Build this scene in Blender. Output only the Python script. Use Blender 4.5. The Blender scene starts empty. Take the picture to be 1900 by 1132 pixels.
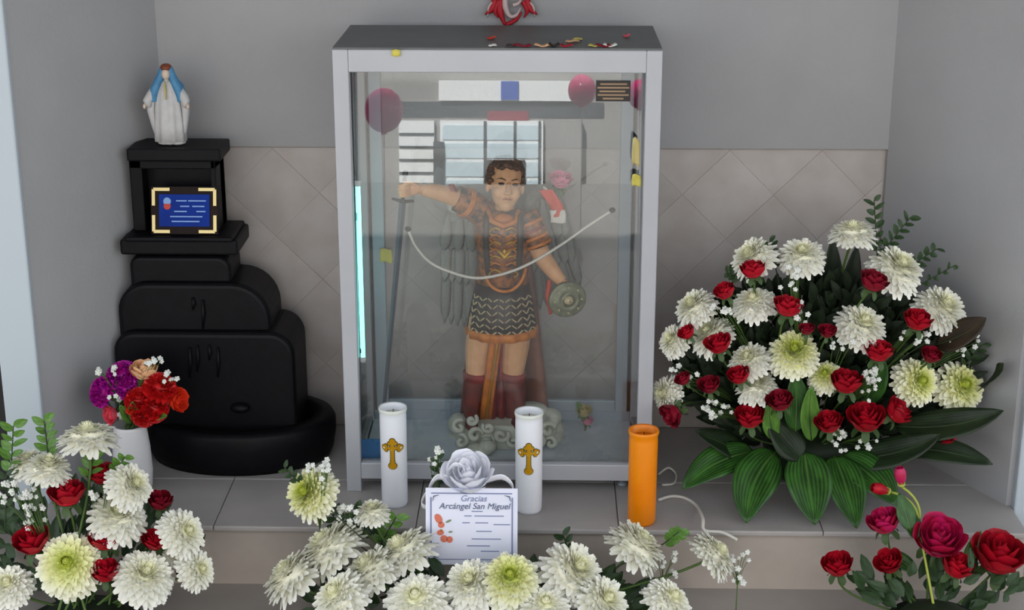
import bpy, bmesh, math, random
from mathutils import Vector, Matrix, Quaternion, noise

# ------------------------------------------------------------------ camera, world, sun, exposure
SC = bpy.context.scene
COL = SC.collection
W, H, F = 1900, 1132, 3000.0
PITCH, YAW = math.radians(18.04), math.radians(1.2)
CAM = Vector((0.07, 0.0, 1.633))
cd = bpy.data.cameras.new('camera'); cam = bpy.data.objects.new('camera', cd); COL.objects.link(cam)
cd.sensor_width = 36.0; cd.lens = F / W * 36.0; cd.clip_start = 0.05; cd.clip_end = 200
cam.location = CAM
cam.rotation_euler = (math.pi / 2 - PITCH, 0, YAW)
SC.camera = cam
SC.view_settings.view_transform = 'Standard'; SC.view_settings.look = 'None'
SC.view_settings.gamma = 1.0; SC.view_settings.use_curve_mapping = False
SC.view_settings.exposure = 0.58
world = bpy.data.worlds.new('sky'); SC.world = world; world.use_nodes = True
bg = world.node_tree.nodes['Background']
bg.inputs[0].default_value = (0.88, 0.94, 1.0, 1); bg.inputs[1].default_value = 1.1
sd = bpy.data.lights.new('sun', 'SUN'); sun = bpy.data.objects.new('sun', sd); COL.objects.link(sun)
sd.energy = 16.0; sd.angle = math.radians(3); sd.color = (1.0, 0.97, 0.92)
sun.location = (2, 8, 9)
sun.rotation_euler = Vector((0.25, -0.72, -0.65)).to_track_quat('-Z', 'Y').to_euler()

ROT = cam.rotation_euler.to_matrix()
CR, CU, CB = ROT.col[0].copy(), ROT.col[1].copy(), ROT.col[2].copy()   # right, up, towards the viewer
def ray(px, py):
    return (CR * ((px - W / 2) / F) + CU * (-(py - H / 2) / F) - CB)
def at(px, py, Y):
    d = ray(px, py); return CAM + d * ((Y - CAM.y) / d.y)
def atz(px, py, z):
    d = ray(px, py); return CAM + d * ((z - CAM.z) / d.z)
def depth(p): return -(p - CAM).dot(CB)
def size(p, n): return n / F * depth(p)          # n picture pixels at point p, in metres
R = math.radians
random.seed(7)

# ------------------------------------------------------------------ materials
def lin(h):
    if isinstance(h, str):
        h = h.lstrip('#'); c = [int(h[i:i + 2], 16) / 255 for i in (0, 2, 4)]
        return tuple((v / 12.92 if v <= 0.04045 else ((v + 0.055) / 1.055) ** 2.4) for v in c) + (1,)
    return tuple(h) + (1,)
def mat(name, col, rough=0.6, metal=0.0, col2=None, scale=30.0, bump=0.0, bscale=None, rand=0.0, spec=0.5, sub=0.0, coat=0.0, sheen=0.0):
    m = bpy.data.materials.new(name); m.use_nodes = True
    nt = m.node_tree; b = nt.nodes['Principled BSDF']; L = nt.links.new
    b.inputs['Roughness'].default_value = rough; b.inputs['Metallic'].default_value = metal
    b.inputs['Specular IOR Level'].default_value = spec
    b.inputs['Coat Weight'].default_value = coat; b.inputs['Sheen Weight'].default_value = sheen
    if sub: b.inputs['Subsurface Weight'].default_value = sub; b.inputs['Subsurface Radius'].default_value = (0.01, 0.008, 0.006)
    tc = nt.nodes.new('ShaderNodeTexCoord')
    out = None
    if col2 is not None:
        n = nt.nodes.new('ShaderNodeTexNoise'); n.inputs['Scale'].default_value = scale; n.inputs['Detail'].default_value = 4
        L(tc.outputs['Object'], n.inputs['Vector'])
        r = nt.nodes.new('ShaderNodeValToRGB'); r.color_ramp.elements[0].position = 0.35; r.color_ramp.elements[1].position = 0.65
        r.color_ramp.elements[0].color = lin(col); r.color_ramp.elements[1].color = lin(col2)
        L(n.outputs['Fac'], r.inputs['Fac']); out = r.outputs['Color']
    else:
        c = nt.nodes.new('ShaderNodeRGB'); c.outputs[0].default_value = lin(col); out = c.outputs[0]
    if rand:
        oi = nt.nodes.new('ShaderNodeObjectInfo'); mr = nt.nodes.new('ShaderNodeMapRange')
        mr.inputs['To Min'].default_value = 1 - rand; mr.inputs['To Max'].default_value = 1 + rand
        L(oi.outputs['Random'], mr.inputs['Value'])
        hs = nt.nodes.new('ShaderNodeHueSaturation'); L(mr.outputs[0], hs.inputs['Value']); L(out, hs.inputs['Color']); out = hs.outputs[0]
    L(out, b.inputs['Base Color'])
    if bump:
        n2 = nt.nodes.new('ShaderNodeTexNoise'); n2.inputs['Scale'].default_value = bscale or scale; n2.inputs['Detail'].default_value = 5
        L(tc.outputs['Object'], n2.inputs['Vector'])
        bp = nt.nodes.new('ShaderNodeBump'); bp.inputs['Strength'].default_value = bump; bp.inputs['Distance'].default_value = 0.004
        L(n2.outputs['Fac'], bp.inputs['Height']); L(bp.outputs[0], b.inputs['Normal'])
    return m
def radial_mat(name, inner, mid, outer, p1, p2):
    """petal colour that changes from the heart of the bloom outwards"""
    m = mat(name, outer, 0.55, spec=0.25, sheen=0.1); nt = m.node_tree; L = nt.links.new; b = nt.nodes['Principled BSDF']
    tc = nt.nodes.new('ShaderNodeTexCoord'); sp = nt.nodes.new('ShaderNodeSeparateXYZ'); cb = nt.nodes.new('ShaderNodeCombineXYZ')
    L(tc.outputs['Object'], sp.inputs[0]); L(sp.outputs[0], cb.inputs[0]); L(sp.outputs[1], cb.inputs[1])
    ln = nt.nodes.new('ShaderNodeVectorMath'); ln.operation = 'LENGTH'; L(cb.outputs[0], ln.inputs[0])
    r = nt.nodes.new('ShaderNodeValToRGB'); e = r.color_ramp.elements
    e[0].position = p1; e[0].color = lin(inner); e[1].position = 1.0; e[1].color = lin(outer)
    x = e.new(p2); x.color = lin(mid)
    L(ln.outputs['Value'], r.inputs['Fac']); L(r.outputs['Color'], b.inputs['Base Color'])
    return m
def leaf_mat(name, dark, light, rough=0.38):
    m = mat(name, dark, rough, spec=0.4); nt = m.node_tree; L = nt.links.new; b = nt.nodes['Principled BSDF']
    uv = nt.nodes.new('ShaderNodeUVMap'); sp = nt.nodes.new('ShaderNodeSeparateXYZ'); L(uv.outputs[0], sp.inputs[0])
    a = nt.nodes.new('ShaderNodeMath'); a.operation = 'SUBTRACT'; a.inputs[1].default_value = 0.5; L(sp.outputs[1], a.inputs[0])
    ab = nt.nodes.new('ShaderNodeMath'); ab.operation = 'ABSOLUTE'; L(a.outputs[0], ab.inputs[0])
    wv = nt.nodes.new('ShaderNodeMath'); wv.operation = 'MULTIPLY'; wv.inputs[1].default_value = 75; L(ab.outputs[0], wv.inputs[0])
    sn = nt.nodes.new('ShaderNodeMath'); sn.operation = 'SINE'; L(wv.outputs[0], sn.inputs[0])
    n = nt.nodes.new('ShaderNodeTexNoise'); n.inputs['Scale'].default_value = 3; L(uv.outputs[0], n.inputs['Vector'])
    mx = nt.nodes.new('ShaderNodeMath'); mx.operation = 'MULTIPLY_ADD'; mx.inputs[1].default_value = 0.16; L(sn.outputs[0], mx.inputs[0]); L(n.outputs['Fac'], mx.inputs[2])
    r = nt.nodes.new('ShaderNodeValToRGB'); r.color_ramp.elements[0].position = 0.3; r.color_ramp.elements[1].position = 0.75
    r.color_ramp.elements[0].color = lin(dark); r.color_ramp.elements[1].color = lin(light)
    L(mx.outputs[0], r.inputs['Fac']); L(r.outputs['Color'], b.inputs['Base Color'])
    return m
def emit_mat(name, col, s):
    m = mat(name, col, 0.4); b = m.node_tree.nodes['Principled BSDF']
    b.inputs['Emission Color'].default_value = lin(col); b.inputs['Emission Strength'].default_value = s
    return m
def glass_mat(name, tint, ior=1.5):
    m = bpy.data.materials.new(name); m.use_nodes = True; nt = m.node_tree; nt.nodes.clear(); L = nt.links.new
    o = nt.nodes.new('ShaderNodeOutputMaterial'); mix = nt.nodes.new('ShaderNodeMixShader')
    t = nt.nodes.new('ShaderNodeBsdfTransparent'); t.inputs[0].default_value = tint
    g = nt.nodes.new('ShaderNodeBsdfGlossy'); g.inputs['Roughness'].default_value = 0.0
    fr = nt.nodes.new('ShaderNodeFresnel'); fr.inputs[0].default_value = ior
    L(fr.outputs[0], mix.inputs[0]); L(t.outputs[0], mix.inputs[1]); L(g.outputs[0], mix.inputs[2]); L(mix.outputs[0], o.inputs[0])
    return m
M = dict(
    plaster=mat('grey_plaster', '#a2a2a4', 0.85, col2='#a6a6a8', scale=6, bump=0.15, bscale=90),
    jamb=mat('pale_blue_paint', '#b6c0c8', 0.6),
    tile=mat('stone_tile', '#b6ada8', 0.5, col2='#c0b9b5', scale=14, bump=0.1, bscale=60, rand=0.06),
    grout=mat('grout', '#b0a8a2', 0.9),
    ledge=mat('ledge_stone', '#a19c9a', 0.45, col2='#aca7a4', scale=8, bump=0.05, bscale=50, rand=0.05),
    ledgeface=mat('ledge_face', '#b3a89e', 0.6, col2='#a89d94', scale=10),
    floor=mat('floor_tile', '#9b948e', 0.5, col2='#a8a19b', scale=5),
    darkwood=mat('dark_opening', '#16141a', 0.6),
    black=mat('black_stone', '#08070b', 0.5, col2='#0b0a10', scale=40, bump=0.12, bscale=60, spec=0.18),
    alu=mat('grey_aluminium', '#aeb0b6', 0.38, 0.15, col2='#b4b6bc', scale=5),
    alu2=mat('blue_grey_aluminium', '#9aa6b0', 0.4, 0.2),
    dull_black=mat('black_rubber_and_gap', '#1b1d22', 0.6),
    toppanel=mat('shade_grey_sheet', '#5c5f60', 0.5, 0.1, col2='#636666', scale=12),  # top sheet's grey is darkened for facing up under the roof
    casefloor=mat('case_floor', '#dbe3ee', 0.45, col2='#e4ebf3', scale=20),
    glass=glass_mat('clear_glass', (0.985, 0.995, 0.995, 1), 1.6),
    tube=emit_mat('lit_tube', (0.16, 0.80, 0.72), 2.6),
    white=mat('white_plastic', '#dfe1e4', 0.45),
    cable=mat('white_cable', '#d8d4cb', 0.5),
    skin=mat('painted_skin', '#dba77c', 0.5, col2='#d39c70', scale=40, spec=0.35),
    hair=mat('brown_hair', '#3d2615', 0.55, col2='#6b4520', scale=120),
    eye=mat('dark_eye', '#1d120c', 0.3), lip=mat('lip_paint', '#a45a48', 0.5), brow=mat('brow_paint', '#4a2c18', 0.7),
    armour=mat('painted_armour', '#1c0f09', 0.4, col2='#a8601c', scale=60, bump=0.4, bscale=55),
    armourdark=mat('dark_armour', '#2a1712', 0.45, col2='#1a1714', scale=60),
    orange=mat('orange_paint', '#d07a14', 0.45, col2='#b55f10', scale=60),
    gold=mat('gold_paint', '#c99a2a', 0.3, 0.55),
    chain=mat('pale_gold_scale', '#c7b58c', 0.45, 0.2),
    maroon=mat('maroon_paint', '#962c20', 0.5, col2='#741e1a', scale=40),
    cape=mat('brown_cape', '#80503e', 0.6, col2='#6d4034', scale=25),
    boot=mat('boot_paint', '#7c3324', 0.5, col2='#5f2621', scale=50),
    feather=mat('grey_feather', '#85857f', 0.6, col2='#6c6d69', scale=60, rand=0.15),
    cloud=mat('cloud_paint', '#c3c6b6', 0.6, col2='#d2d3c8', scale=30),
    shield=mat('shield_metal', '#878a70', 0.4, 0.4, col2='#6f725c', scale=70, bump=0.3),
    steel=mat('sword_steel', '#5b6470', 0.3, 0.7),
    robe=mat('white_robe', '#c9c8c8', 0.55, col2='#bfbebe', scale=60), veil=mat('blue_veil', '#4f8fb8', 0.5, col2='#3f7ca8', scale=60),
    crown=mat('brown_crown', '#7a3a22', 0.5), sash=mat('cream_sash', '#c9b978', 0.5), face=mat('pale_face', '#d8c3b0', 0.5),
    plaqueblue=mat('blue_plaque', '#0c3aa0', 0.6, col2='#092a80', scale=8, spec=0.15), plaqueink=mat('light_print', '#7fa6e0', 0.5),
    plaqueframe=mat('dark_wood_frame', '#1c0d0a', 0.6, spec=0.2), goldcorner=mat('gold_corner', '#d8c48a', 0.3, 0.4), red=mat('red_print', '#c03a35', 0.5),
    bronze=mat('bronze_plaque', '#1d1512', 0.4), bronzeink=mat('bronze_print', '#a5886a', 0.5),
    candle=mat('white_candle', '#eceef4', 0.35, col2='#e6e9f0', scale=12), candleglass=mat('candle_glass_rim', '#dfe3dc', 0.15),
    candleorange=mat('orange_candle', '#f08c00', 0.3, col2='#e97f00', scale=10, sub=0.2), wax=mat('wax', '#f1eddc', 0.5),
    waxorange=mat('orange_wax', '#ffab12', 0.4, sub=0.2), wick=mat('wick', '#2a2420', 0.9),
    crossgold=mat('cross_gold', '#d09a10', 0.35, 0.3), crossdark=mat('cross_outline', '#4f4216', 0.5),
    card=mat('lavender_card', '#e6e8f8', 0.6), ink=mat('grey_ink', '#7f86ab', 0.7), inkdark=mat('dark_ink', '#59627f', 0.7), petalprint=mat('coral_print', '#d9755c', 0.7), leafprint=mat('green_print', '#7e8f6a', 0.7),
    satin=mat('white_satin', '#f4f5ff', 0.4, sheen=0.3, sub=0.3),
    bluecard=mat('blue_card', '#0f76b8', 0.5), yellow=mat('yellow_paper', '#d3c75c', 0.6),
    pink=mat('pink_balloon', '#ef3f86', 0.25), pinkpetal=mat('pink_petal', '#e58aa8', 0.6), redcloth=mat('red_cloth', '#d0432c', 0.6), whitecloth=mat('white_cloth', '#d6d2c8', 0.7),
    mumA=radial_mat('white_petals', '#e9e8bd', '#f3f1dc', '#f7f6ee', 0.10, 0.38),
    mumB=radial_mat('white_petals_green_heart', '#b9c43c', '#e9e9a6', '#f6f5e6', 0.12, 0.55),
    mumheart=mat('chrysanthemum_heart', '#c3cb55', 0.6, col2='#aab83e', scale=6), mumheartpale=mat('pale_chrysanthemum_heart', '#ebe9c4', 0.6),
    rose=mat('red_rose', '#b40a22', 0.5, col2='#98081e', scale=2.0, sheen=0.0, rand=0.08, spec=0.3), roseD=mat('dark_red_rose', '#8e0a26', 0.55, col2='#74081f', scale=2.0, sheen=0.0, spec=0.3),
    roseM=mat('magenta_rose', '#c0165c', 0.5, col2='#b00f3c', scale=2.0, sheen=0.0), violet=mat('violet_petal', '#cc149c', 0.5, col2='#b814ac', scale=3.0),
    scarlet=mat('scarlet_petal', '#e01818', 0.5, col2='#c80f16', scale=3.0), orangered=mat('orange_red_petal', '#ea3c1e', 0.5), peach=mat('peach_petal', '#f2b184', 0.5, col2='#eec99a', scale=3.0), coral=mat('coral_petal', '#f0566a', 0.5),
    stem=mat('green_stem', '#4d6a2c', 0.6), stemdark=mat('dark_stem', '#2b3a1e', 0.6), sepal=mat('yellow_green_sepal', '#a9b44a', 0.5), calyx=mat('calyx_green', '#3c5428', 0.6),
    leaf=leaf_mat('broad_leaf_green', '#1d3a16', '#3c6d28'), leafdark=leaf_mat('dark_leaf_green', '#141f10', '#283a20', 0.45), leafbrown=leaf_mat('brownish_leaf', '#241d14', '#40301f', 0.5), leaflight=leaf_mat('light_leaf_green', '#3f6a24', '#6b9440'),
    sprig=leaf_mat('sprig_green', '#20331a', '#34502a', 0.5), filler=leaf_mat('shade_filler_green', '#131d10', '#22331a', 0.6),  # filler colour is darkened for the shadows between the blooms
    breath=mat('tiny_white_bloom', '#e9ebe4', 0.6), pot=mat('dark_green_pot', '#1e2a1c', 0.5), vase=mat('white_vase', '#d9d8da', 0.35),
    paper=mat('red_paper', '#a80f20', 0.6, col2='#b81428', scale=15), paperpale=mat('pale_paper', '#c9b6b4', 0.7),
    housewall=mat('house_wall', '#9a9896', 0.8, col2='#918f8d', scale=3), housewhite=mat('house_white', '#f0f4f6', 0.6), housedark=mat('house_dark', '#3c4046', 0.6), housered=mat('house_red_board', '#8c1230', 0.6), houseblue=mat('house_blue', '#2c55b8', 0.6), houseglass=mat('house_pane', '#cfe3ee', 0.2), street=mat('street', '#8b8986', 0.8), ceil=mat('ceiling_paint', '#6e6c6c', 0.9),
)

# ------------------------------------------------------------------ mesh helpers
class MB:
    def __init__(s): s.v = []; s.f = []; s.uv = {}
    def add(s, vs, fs):
        o = len(s.v); s.v += [Vector(x) for x in vs]; s.f += [tuple(i + o for i in f) for f in fs]; return o
    def box(s, a, b, rot=None, c=None):
        x0, y0, z0 = a; x1, y1, z1 = b
        vs = [Vector(p) for p in ((x0, y0, z0), (x1, y0, z0), (x1, y1, z0), (x0, y1, z0), (x0, y0, z1), (x1, y0, z1), (x1, y1, z1), (x0, y1, z1))]
        if rot is not None: vs = [c + rot @ (p - c) for p in vs]
        s.add(vs, [(0, 3, 2, 1), (4, 5, 6, 7), (0, 1, 5, 4), (1, 2, 6, 5), (2, 3, 7, 6), (3, 0, 4, 7)]); return s
    def prism(s, poly, y0, y1):
        """outline in XZ pushed from y0 to y1"""
        n = len(poly); vs = [(x, y0, z) for x, z in poly] + [(x, y1, z) for x, z in poly]
        s.add(vs, [tuple(range(n)), tuple(range(2 * n - 1, n - 1, -1))] + [(i, i + n, (i + 1) % n + n, (i + 1) % n) for i in range(n)]); return s
    def ell(s, c, r, rot=None, seg=14, rings=9):
        c = Vector(c); vs = []; fs = []
        if isinstance(r, (int, float)): r = (r, r, r)
        for i in range(rings + 1):
            t = math.pi * i / rings
            for j in range(seg):
                p = 2 * math.pi * j / seg
                q = Vector((r[0] * math.sin(t) * math.cos(p), r[1] * math.sin(t) * math.sin(p), r[2] * math.cos(t)))
                vs.append(c + (rot @ q if rot is not None else q))
        for i in range(rings):
            for j in range(seg):
                fs.append((i * seg + j, (i + 1) * seg + j, (i + 1) * seg + (j + 1) % seg, i * seg + (j + 1) % seg))
        s.add(vs, fs); return s
    def tube(s, pts, rad, seg=8, flat=1.0):
        pts = [Vector(p) for p in pts]; n = len(pts)
        if isinstance(rad, (int, float)): rad = [rad] * n
        up = None; vs = []; fs = []
        for i, p in enumerate(pts):
            t = (pts[min(i + 1, n - 1)] - pts[max(i - 1, 0)]).normalized()
            if up is None:
                up = t.cross(Vector((0, 0, 1)) if abs(t.z) < 0.9 else Vector((1, 0, 0))).normalized()
            else: up = (up - t * up.dot(t)).normalized()
            b = t.cross(up)
            for j in range(seg):
                a = 2 * math.pi * j / seg
                vs.append(p + (up * math.cos(a) + b * math.sin(a) * flat) * rad[i])
        for i in range(n - 1):
            for j in range(seg):
                fs.append((i * seg + j, i * seg + (j + 1) % seg, (i + 1) * seg + (j + 1) % seg, (i + 1) * seg + j))
        fs.append(tuple(range(seg - 1, -1, -1))); fs.append(tuple(range((n - 1) * seg, n * seg)))
        s.add(vs, fs); return s
    def loft(s, rings, seg=24, fn=None, cap=True):
        """rings: (x, y, z, rx, ry); fn(angle, t) scales the radius"""
        vs = []; fs = []; n = len(rings)
        for i, (x, y, z, rx, ry) in enumerate(rings):
            for j in range(seg):
                a = 2 * math.pi * j / seg; k = fn(a, i / (n - 1)) if fn else 1
                vs.append((x + rx * k * math.cos(a), y + ry * k * math.sin(a), z))
        for i in range(n - 1):
            for j in range(seg):
                fs.append((i * seg + j, i * seg + (j + 1) % seg, (i + 1) * seg + (j + 1) % seg, (i + 1) * seg + j))
        if cap: fs.append(tuple(range(seg - 1, -1, -1))); fs.append(tuple(range((n - 1) * seg, n * seg)))
        s.add(vs, fs); return s
    def grid(s, rows, uv=False):
        """rows of points -> quads"""
        n = len(rows); m = len(rows[0]); o = len(s.v)
        s.v += [Vector(p) for r in rows for p in r]
        for i in range(n - 1):
            for j in range(m - 1):
                s.f.append((o + i * m + j, o + i * m + j + 1, o + (i + 1) * m + j + 1, o + (i + 1) * m + j))
        if uv:
            for i in range(n):
                for j in range(m): s.uv[o + i * m + j] = (i / (n - 1), j / (m - 1))
        return s
    def mesh(s, name, smooth=True):
        me = bpy.data.meshes.new(name); me.from_pydata([tuple(v) for v in s.v], [], s.f); me.update()
        if smooth: me.polygons.foreach_set('use_smooth', [True] * len(me.polygons))
        if s.uv:
            ul = me.uv_layers.new(name='UVMap')
            for l in me.loops: ul.data[l.index].uv = s.uv.get(l.vertex_index, (0, 0))
        return me
def link(name, data, material=None, parent=None, local=False):
    o = bpy.data.objects.new(name, data); COL.objects.link(o)
    if material is not None and not data.materials: data.materials.append(material)
    if parent is not None:
        o.parent = parent
        if not local: o.matrix_parent_inverse = WM[parent.name].inverted()
        WM[o.name] = Matrix.Identity(4) if not local else WM[parent.name].copy()
    else: WM[o.name] = Matrix.Identity(4)
    return o
WM = {}
def part(name, mb, material, parent=None, smooth=True, bevel=0.0, seg=2, sharp=None, solid=0.0, sub=0):
    o = link(name, mb.mesh(name, smooth) if isinstance(mb, MB) else mb, material, parent)
    if solid: m = o.modifiers.new('thickness', 'SOLIDIFY'); m.thickness = solid; m.offset = 0
    if sub: m = o.modifiers.new('smooth', 'SUBSURF'); m.levels = sub; m.render_levels = sub
    if bevel: m = o.modifiers.new('bevel', 'BEVEL'); m.width = bevel; m.segments = seg; m.limit_method = 'ANGLE'; m.angle_limit = R(35)
    return o
def thing(name, label, cat, loc=(0, 0, 0), group=None, q=None, scale=1.0):
    o = bpy.data.objects.new(name, None); COL.objects.link(o); o.empty_display_size = 0.02
    o.location = loc; o['label'] = label; o['category'] = cat
    if q is not None: o.rotation_mode = 'QUATERNION'; o.rotation_quaternion = q
    o.scale = (scale,) * 3
    if group: o['group'] = group
    WM[o.name] = Matrix.LocRotScale(Vector(loc), q or Quaternion(), Vector((scale,) * 3))
    return o
def tag(o, label, cat, group=None, kind=None):
    if label: o['label'] = label
    if cat: o['category'] = cat
    if group: o['group'] = group
    if kind: o['kind'] = kind
    return o
def struct(name, mb, material, parent=None, smooth=False, bevel=0.0):
    o = part(name, mb, material, parent, smooth, bevel)
    if parent is None: o['kind'] = 'structure'
    return o
def fuse(name, mb, material, parent, voxel, it=6):
    o = part(name, mb, material, parent)
    m = o.modifiers.new('fuse', 'REMESH'); m.mode = 'VOXEL'; m.voxel_size = voxel; m.use_smooth_shade = True
    m = o.modifiers.new('soften', 'SMOOTH'); m.iterations = it; m.factor = 0.5
    return o
def rnd(a, b): return random.uniform(a, b)
def bez(p0, p1, p2, n=10): return [p0 * (1 - t) ** 2 + p1 * 2 * t * (1 - t) + p2 * t * t for t in [i / (n - 1) for i in range(n)]]
def spline(pts, n=6):
    pts = [Vector(p) for p in pts]; out = []
    for i in range(len(pts) - 1):
        a, b, c, d = pts[max(i - 1, 0)], pts[i], pts[i + 1], pts[min(i + 2, len(pts) - 1)]
        for k in range(n):
            t = k / n
            out.append(0.5 * ((2 * b) + (c - a) * t + (2 * a - 5 * b + 4 * c - d) * t * t + (3 * b - a - 3 * c + d) * t ** 3))
    return out + [pts[-1]]

# ------------------------------------------------------------------ the setting
LZ = 0.14                     # top of the altar ledge; the floor is z = 0
YB = 3.62                     # face of the back wall
YL = 3.07                     # front edge of the ledge
XR0, XR1 = at(1646, 300, YB).x, atz(1866, 938, LZ)
XL0, XL1 = at(296, 140, YB).x, at(60, 560, 3.19)
RW = [(XR0, YB), (XR1.x, XR1.y)]        # right wall foot line
LW = [(XL0, YB), (XL1.x, XL1.y)]
ZT = at(1400, 276, YB).z      # top of the tiling
HT = 2.6
def slab(poly, z0, z1):
    m = MB(); n = len(poly)
    m.add([(x, y, z0) for x, y in poly] + [(x, y, z1) for x, y in poly],
          [tuple(range(n - 1, -1, -1)), tuple(range(n, 2 * n))] + [(i, (i + 1) % n, (i + 1) % n + n, i + n) for i in range(n)])
    return m
wb = struct('wall_back', MB().box((XL0 - 0.15, YB, ZT), (XR0 + 0.15, YB + 0.14, HT)).box((XL0 - 0.15, YB + 0.03, 0), (XR0 + 0.15, YB + 0.14, ZT)), M['plaster'])
# diagonal tiles on the lower back wall
part('grout_bed', MB().box((XL0 - 0.1, YB + 0.016, LZ), (XR0 + 0.1, YB + 0.03, ZT)), M['grout'], wb, False)
def clip(poly, x0, x1, z0, z1):
    for ax, lim, sg in ((0, x0, 1), (0, x1, -1), (1, z0, 1), (1, z1, -1)):
        out = []
        for i in range(len(poly)):
            a, b = poly[i], poly[(i + 1) % len(poly)]
            da, db = (a[ax] - lim) * sg, (b[ax] - lim) * sg
            if da >= 0: out.append(a)
            if da * db < 0:
                t = da / (da - db); out.append((a[0] + (b[0] - a[0]) * t, a[1] + (b[1] - a[1]) * t))
        poly = out
        if len(poly) < 3: return None
    return poly
hd = 0.105
for i in range(-16, 17):
    for j in range(-2, 13):
        cx, cz = at(507, 360, YB).x + i * hd, at(507, 360, YB).z + (j - 5) * hd
        if (i + j) % 2 == 0: continue
        e = hd - 0.0005
        p = clip([(cx - e, cz), (cx, cz - e), (cx + e, cz), (cx, cz + e)], XL0 + 0.001, XR0 - 0.001, LZ + 0.001, ZT - 0.005)
        if p and abs(sum(p[k][0] * p[(k + 1) % len(p)][1] - p[(k + 1) % len(p)][0] * p[k][1] for k in range(len(p)))) > 5e-5:
            part('tile', MB().prism(p, YB + 0.0145, YB + 0.018), M['tile'], wb, False)
struct('wall_right', slab([RW[0], (RW[1][0], RW[1][1]), (RW[1][0] + 0.5, RW[1][1] + 0.02), (RW[0][0] + 0.5, YB + 0.14)], 0, HT), M['plaster'])
struct('trim_1', MB().box((RW[1][0] + 0.012, RW[1][1] - 0.022, 0), (RW[1][0] + 0.3, RW[1][1] + 0.002, HT)), M['jamb'], bevel=0.004)
struct('wall_left', slab([LW[0], (LW[0][0] - 0.35, YB + 0.14), (LW[1][0] - 0.075, LW[1][1] + 0.1), (LW[1][0] - 0.075, LW[1][1]), LW[1]], 0, HT), M['plaster'])
jz = at(40, 170, 3.18).z
struct('trim_2', MB().box((LW[1][0] - 0.077, LW[1][1] - 0.016, 0), (LW[1][0] + 0.003, LW[1][1] + 0.001, HT)), M['jamb'], bevel=0.004)
struct('wall_left_opening', MB().box((-2.6, LW[1][1] + 0.12, 0), (LW[1][0] - 0.076, LW[1][1] + 0.3, HT)), M['darkwood'])
struct('wall_right_end', MB().box((RW[1][0] + 0.3, RW[1][1] + 0.0, 0), (2.6, RW[1][1] + 0.3, HT)), M['plaster'])
struct('ceiling', MB().box((-2.6, 0.9, HT), (2.6, YB + 0.14, HT + 0.12)), M['ceil'])
fl = struct('floor', MB().box((-4, -1.5, -0.2), (4, YB + 0.1, 0)), M['floor'])
# ledge with its stone slabs and a paler face
lg = struct('altar_ledge', slab([(LW[1][0] - 0.05, YL + 0.012), (RW[1][0] + 0.012, YL + 0.012), (RW[1][0] + 0.012, RW[1][1]), (RW[0][0] + 0.02, YB + 0.02), (LW[0][0] - 0.02, YB + 0.02), (LW[1][0] - 0.05, LW[1][1])], 0.0, LZ - 0.012), M['ledgeface'])
xs = [LW[1][0] - 0.05 + k * (RW[1][0] + 0.062 - LW[1][0]) / 5 for k in range(6)]
for k in range(5):
    part('slab', MB().box((xs[k] + 0.0006, YL, LZ - 0.012), (xs[k + 1] - 0.0006, YL + 0.24, LZ)), M['ledge'], lg, False, 0.003)
    a, b = xs[k] + 0.0006, xs[k + 1] - 0.0006
    part('slab', MB().box((a, YL + 0.243, LZ - 0.012), (b, YB + 0.015, LZ)), M['ledge'], lg, False, 0.002)

# ------------------------------------------------------------------ display case
YC0 = atz(632, 912, LZ).y      # front face
ZC = at(925, 93, YC0).z        # top
CX0, CX1 = at(623, 300, YC0).x, at(1224, 300, YC0).x
CD = 0.315; YC1 = YC0 + CD
case = thing('display_case', 'tall grey aluminium and glass display case standing against the tiled wall', 'display case', ((CX0 + CX1) / 2, (YC0 + YC1) / 2, LZ))
pw = 0.032
zr0, zr1 = LZ + 0.030, LZ + 0.068        # bottom rail
zt = ZC - 0.046
for x in (CX0, CX1 - pw):
    part('front_post', MB().box((x, YC0, LZ), (x + pw, YC0 + 0.03, ZC)), M['alu'], case, False, 0.002)
    part('back_post', MB().box((x, YC1 - 0.03, LZ), (x + pw, YC1, ZC - 0.01)), M['alu'], case, False, 0.002)
part('top_rail', MB().box((CX0 + pw, YC0, zt), (CX1 - pw, YC0 + 0.03, ZC)), M['alu'], case, False, 0.002)
part('top_rail', MB().box((CX0 + pw, YC1 - 0.03, zt), (CX1 - pw, YC1, ZC - 0.01)), M['alu'], case, False, 0.002)
part('bottom_rail', MB().box((CX0 + pw, YC0 + 0.001, zr0), (CX1 - pw, YC0 + 0.03, zr1)), M['alu'], case, False, 0.002)
part('bottom_rail', MB().box((CX0 + pw, YC1 - 0.03, zr0), (CX1 - pw, YC1, zr1 + 0.015)), M['alu2'], case, False, 0.002)
for x in (CX0, CX1 - pw):
    part('side_rail', MB().box((x + 0.003, YC0 + 0.03, zt + 0.01), (x + pw - 0.003, YC1 - 0.03, ZC - 0.006)), M['alu'], case, False, 0.002)
    part('side_rail', MB().box((x + 0.003, YC0 + 0.03, zr0), (x + pw - 0.003, YC1 - 0.03, zr1)), M['alu'], case, False, 0.002)
part('top_panel', MB().box((CX0 + 0.001, YC0 + 0.002, ZC), (CX1 - 0.001, YC1, ZC + 0.004)), M['toppanel'], case, False)
part('bottom_panel', MB().box((CX0 + pw, YC0 + 0.03, zr0 + 0.012), (CX1 - pw, YC1 - 0.03, zr1 - 0.012)), M['casefloor'], case, False)
gx0, gx1 = CX0 + pw, CX1 - pw
def pane(a, b, label=None):
    p = part('glass_pane', MB().box(a, b), M['glass'], case, False)
    if label: p['label'] = label
GY = YC0 + 0.014
LEAN = R(4.0)                  # lean added to the front pane so that it mirrors the house
def gy(z): return GY + math.tan(LEAN) * (z - zr1)
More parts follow.
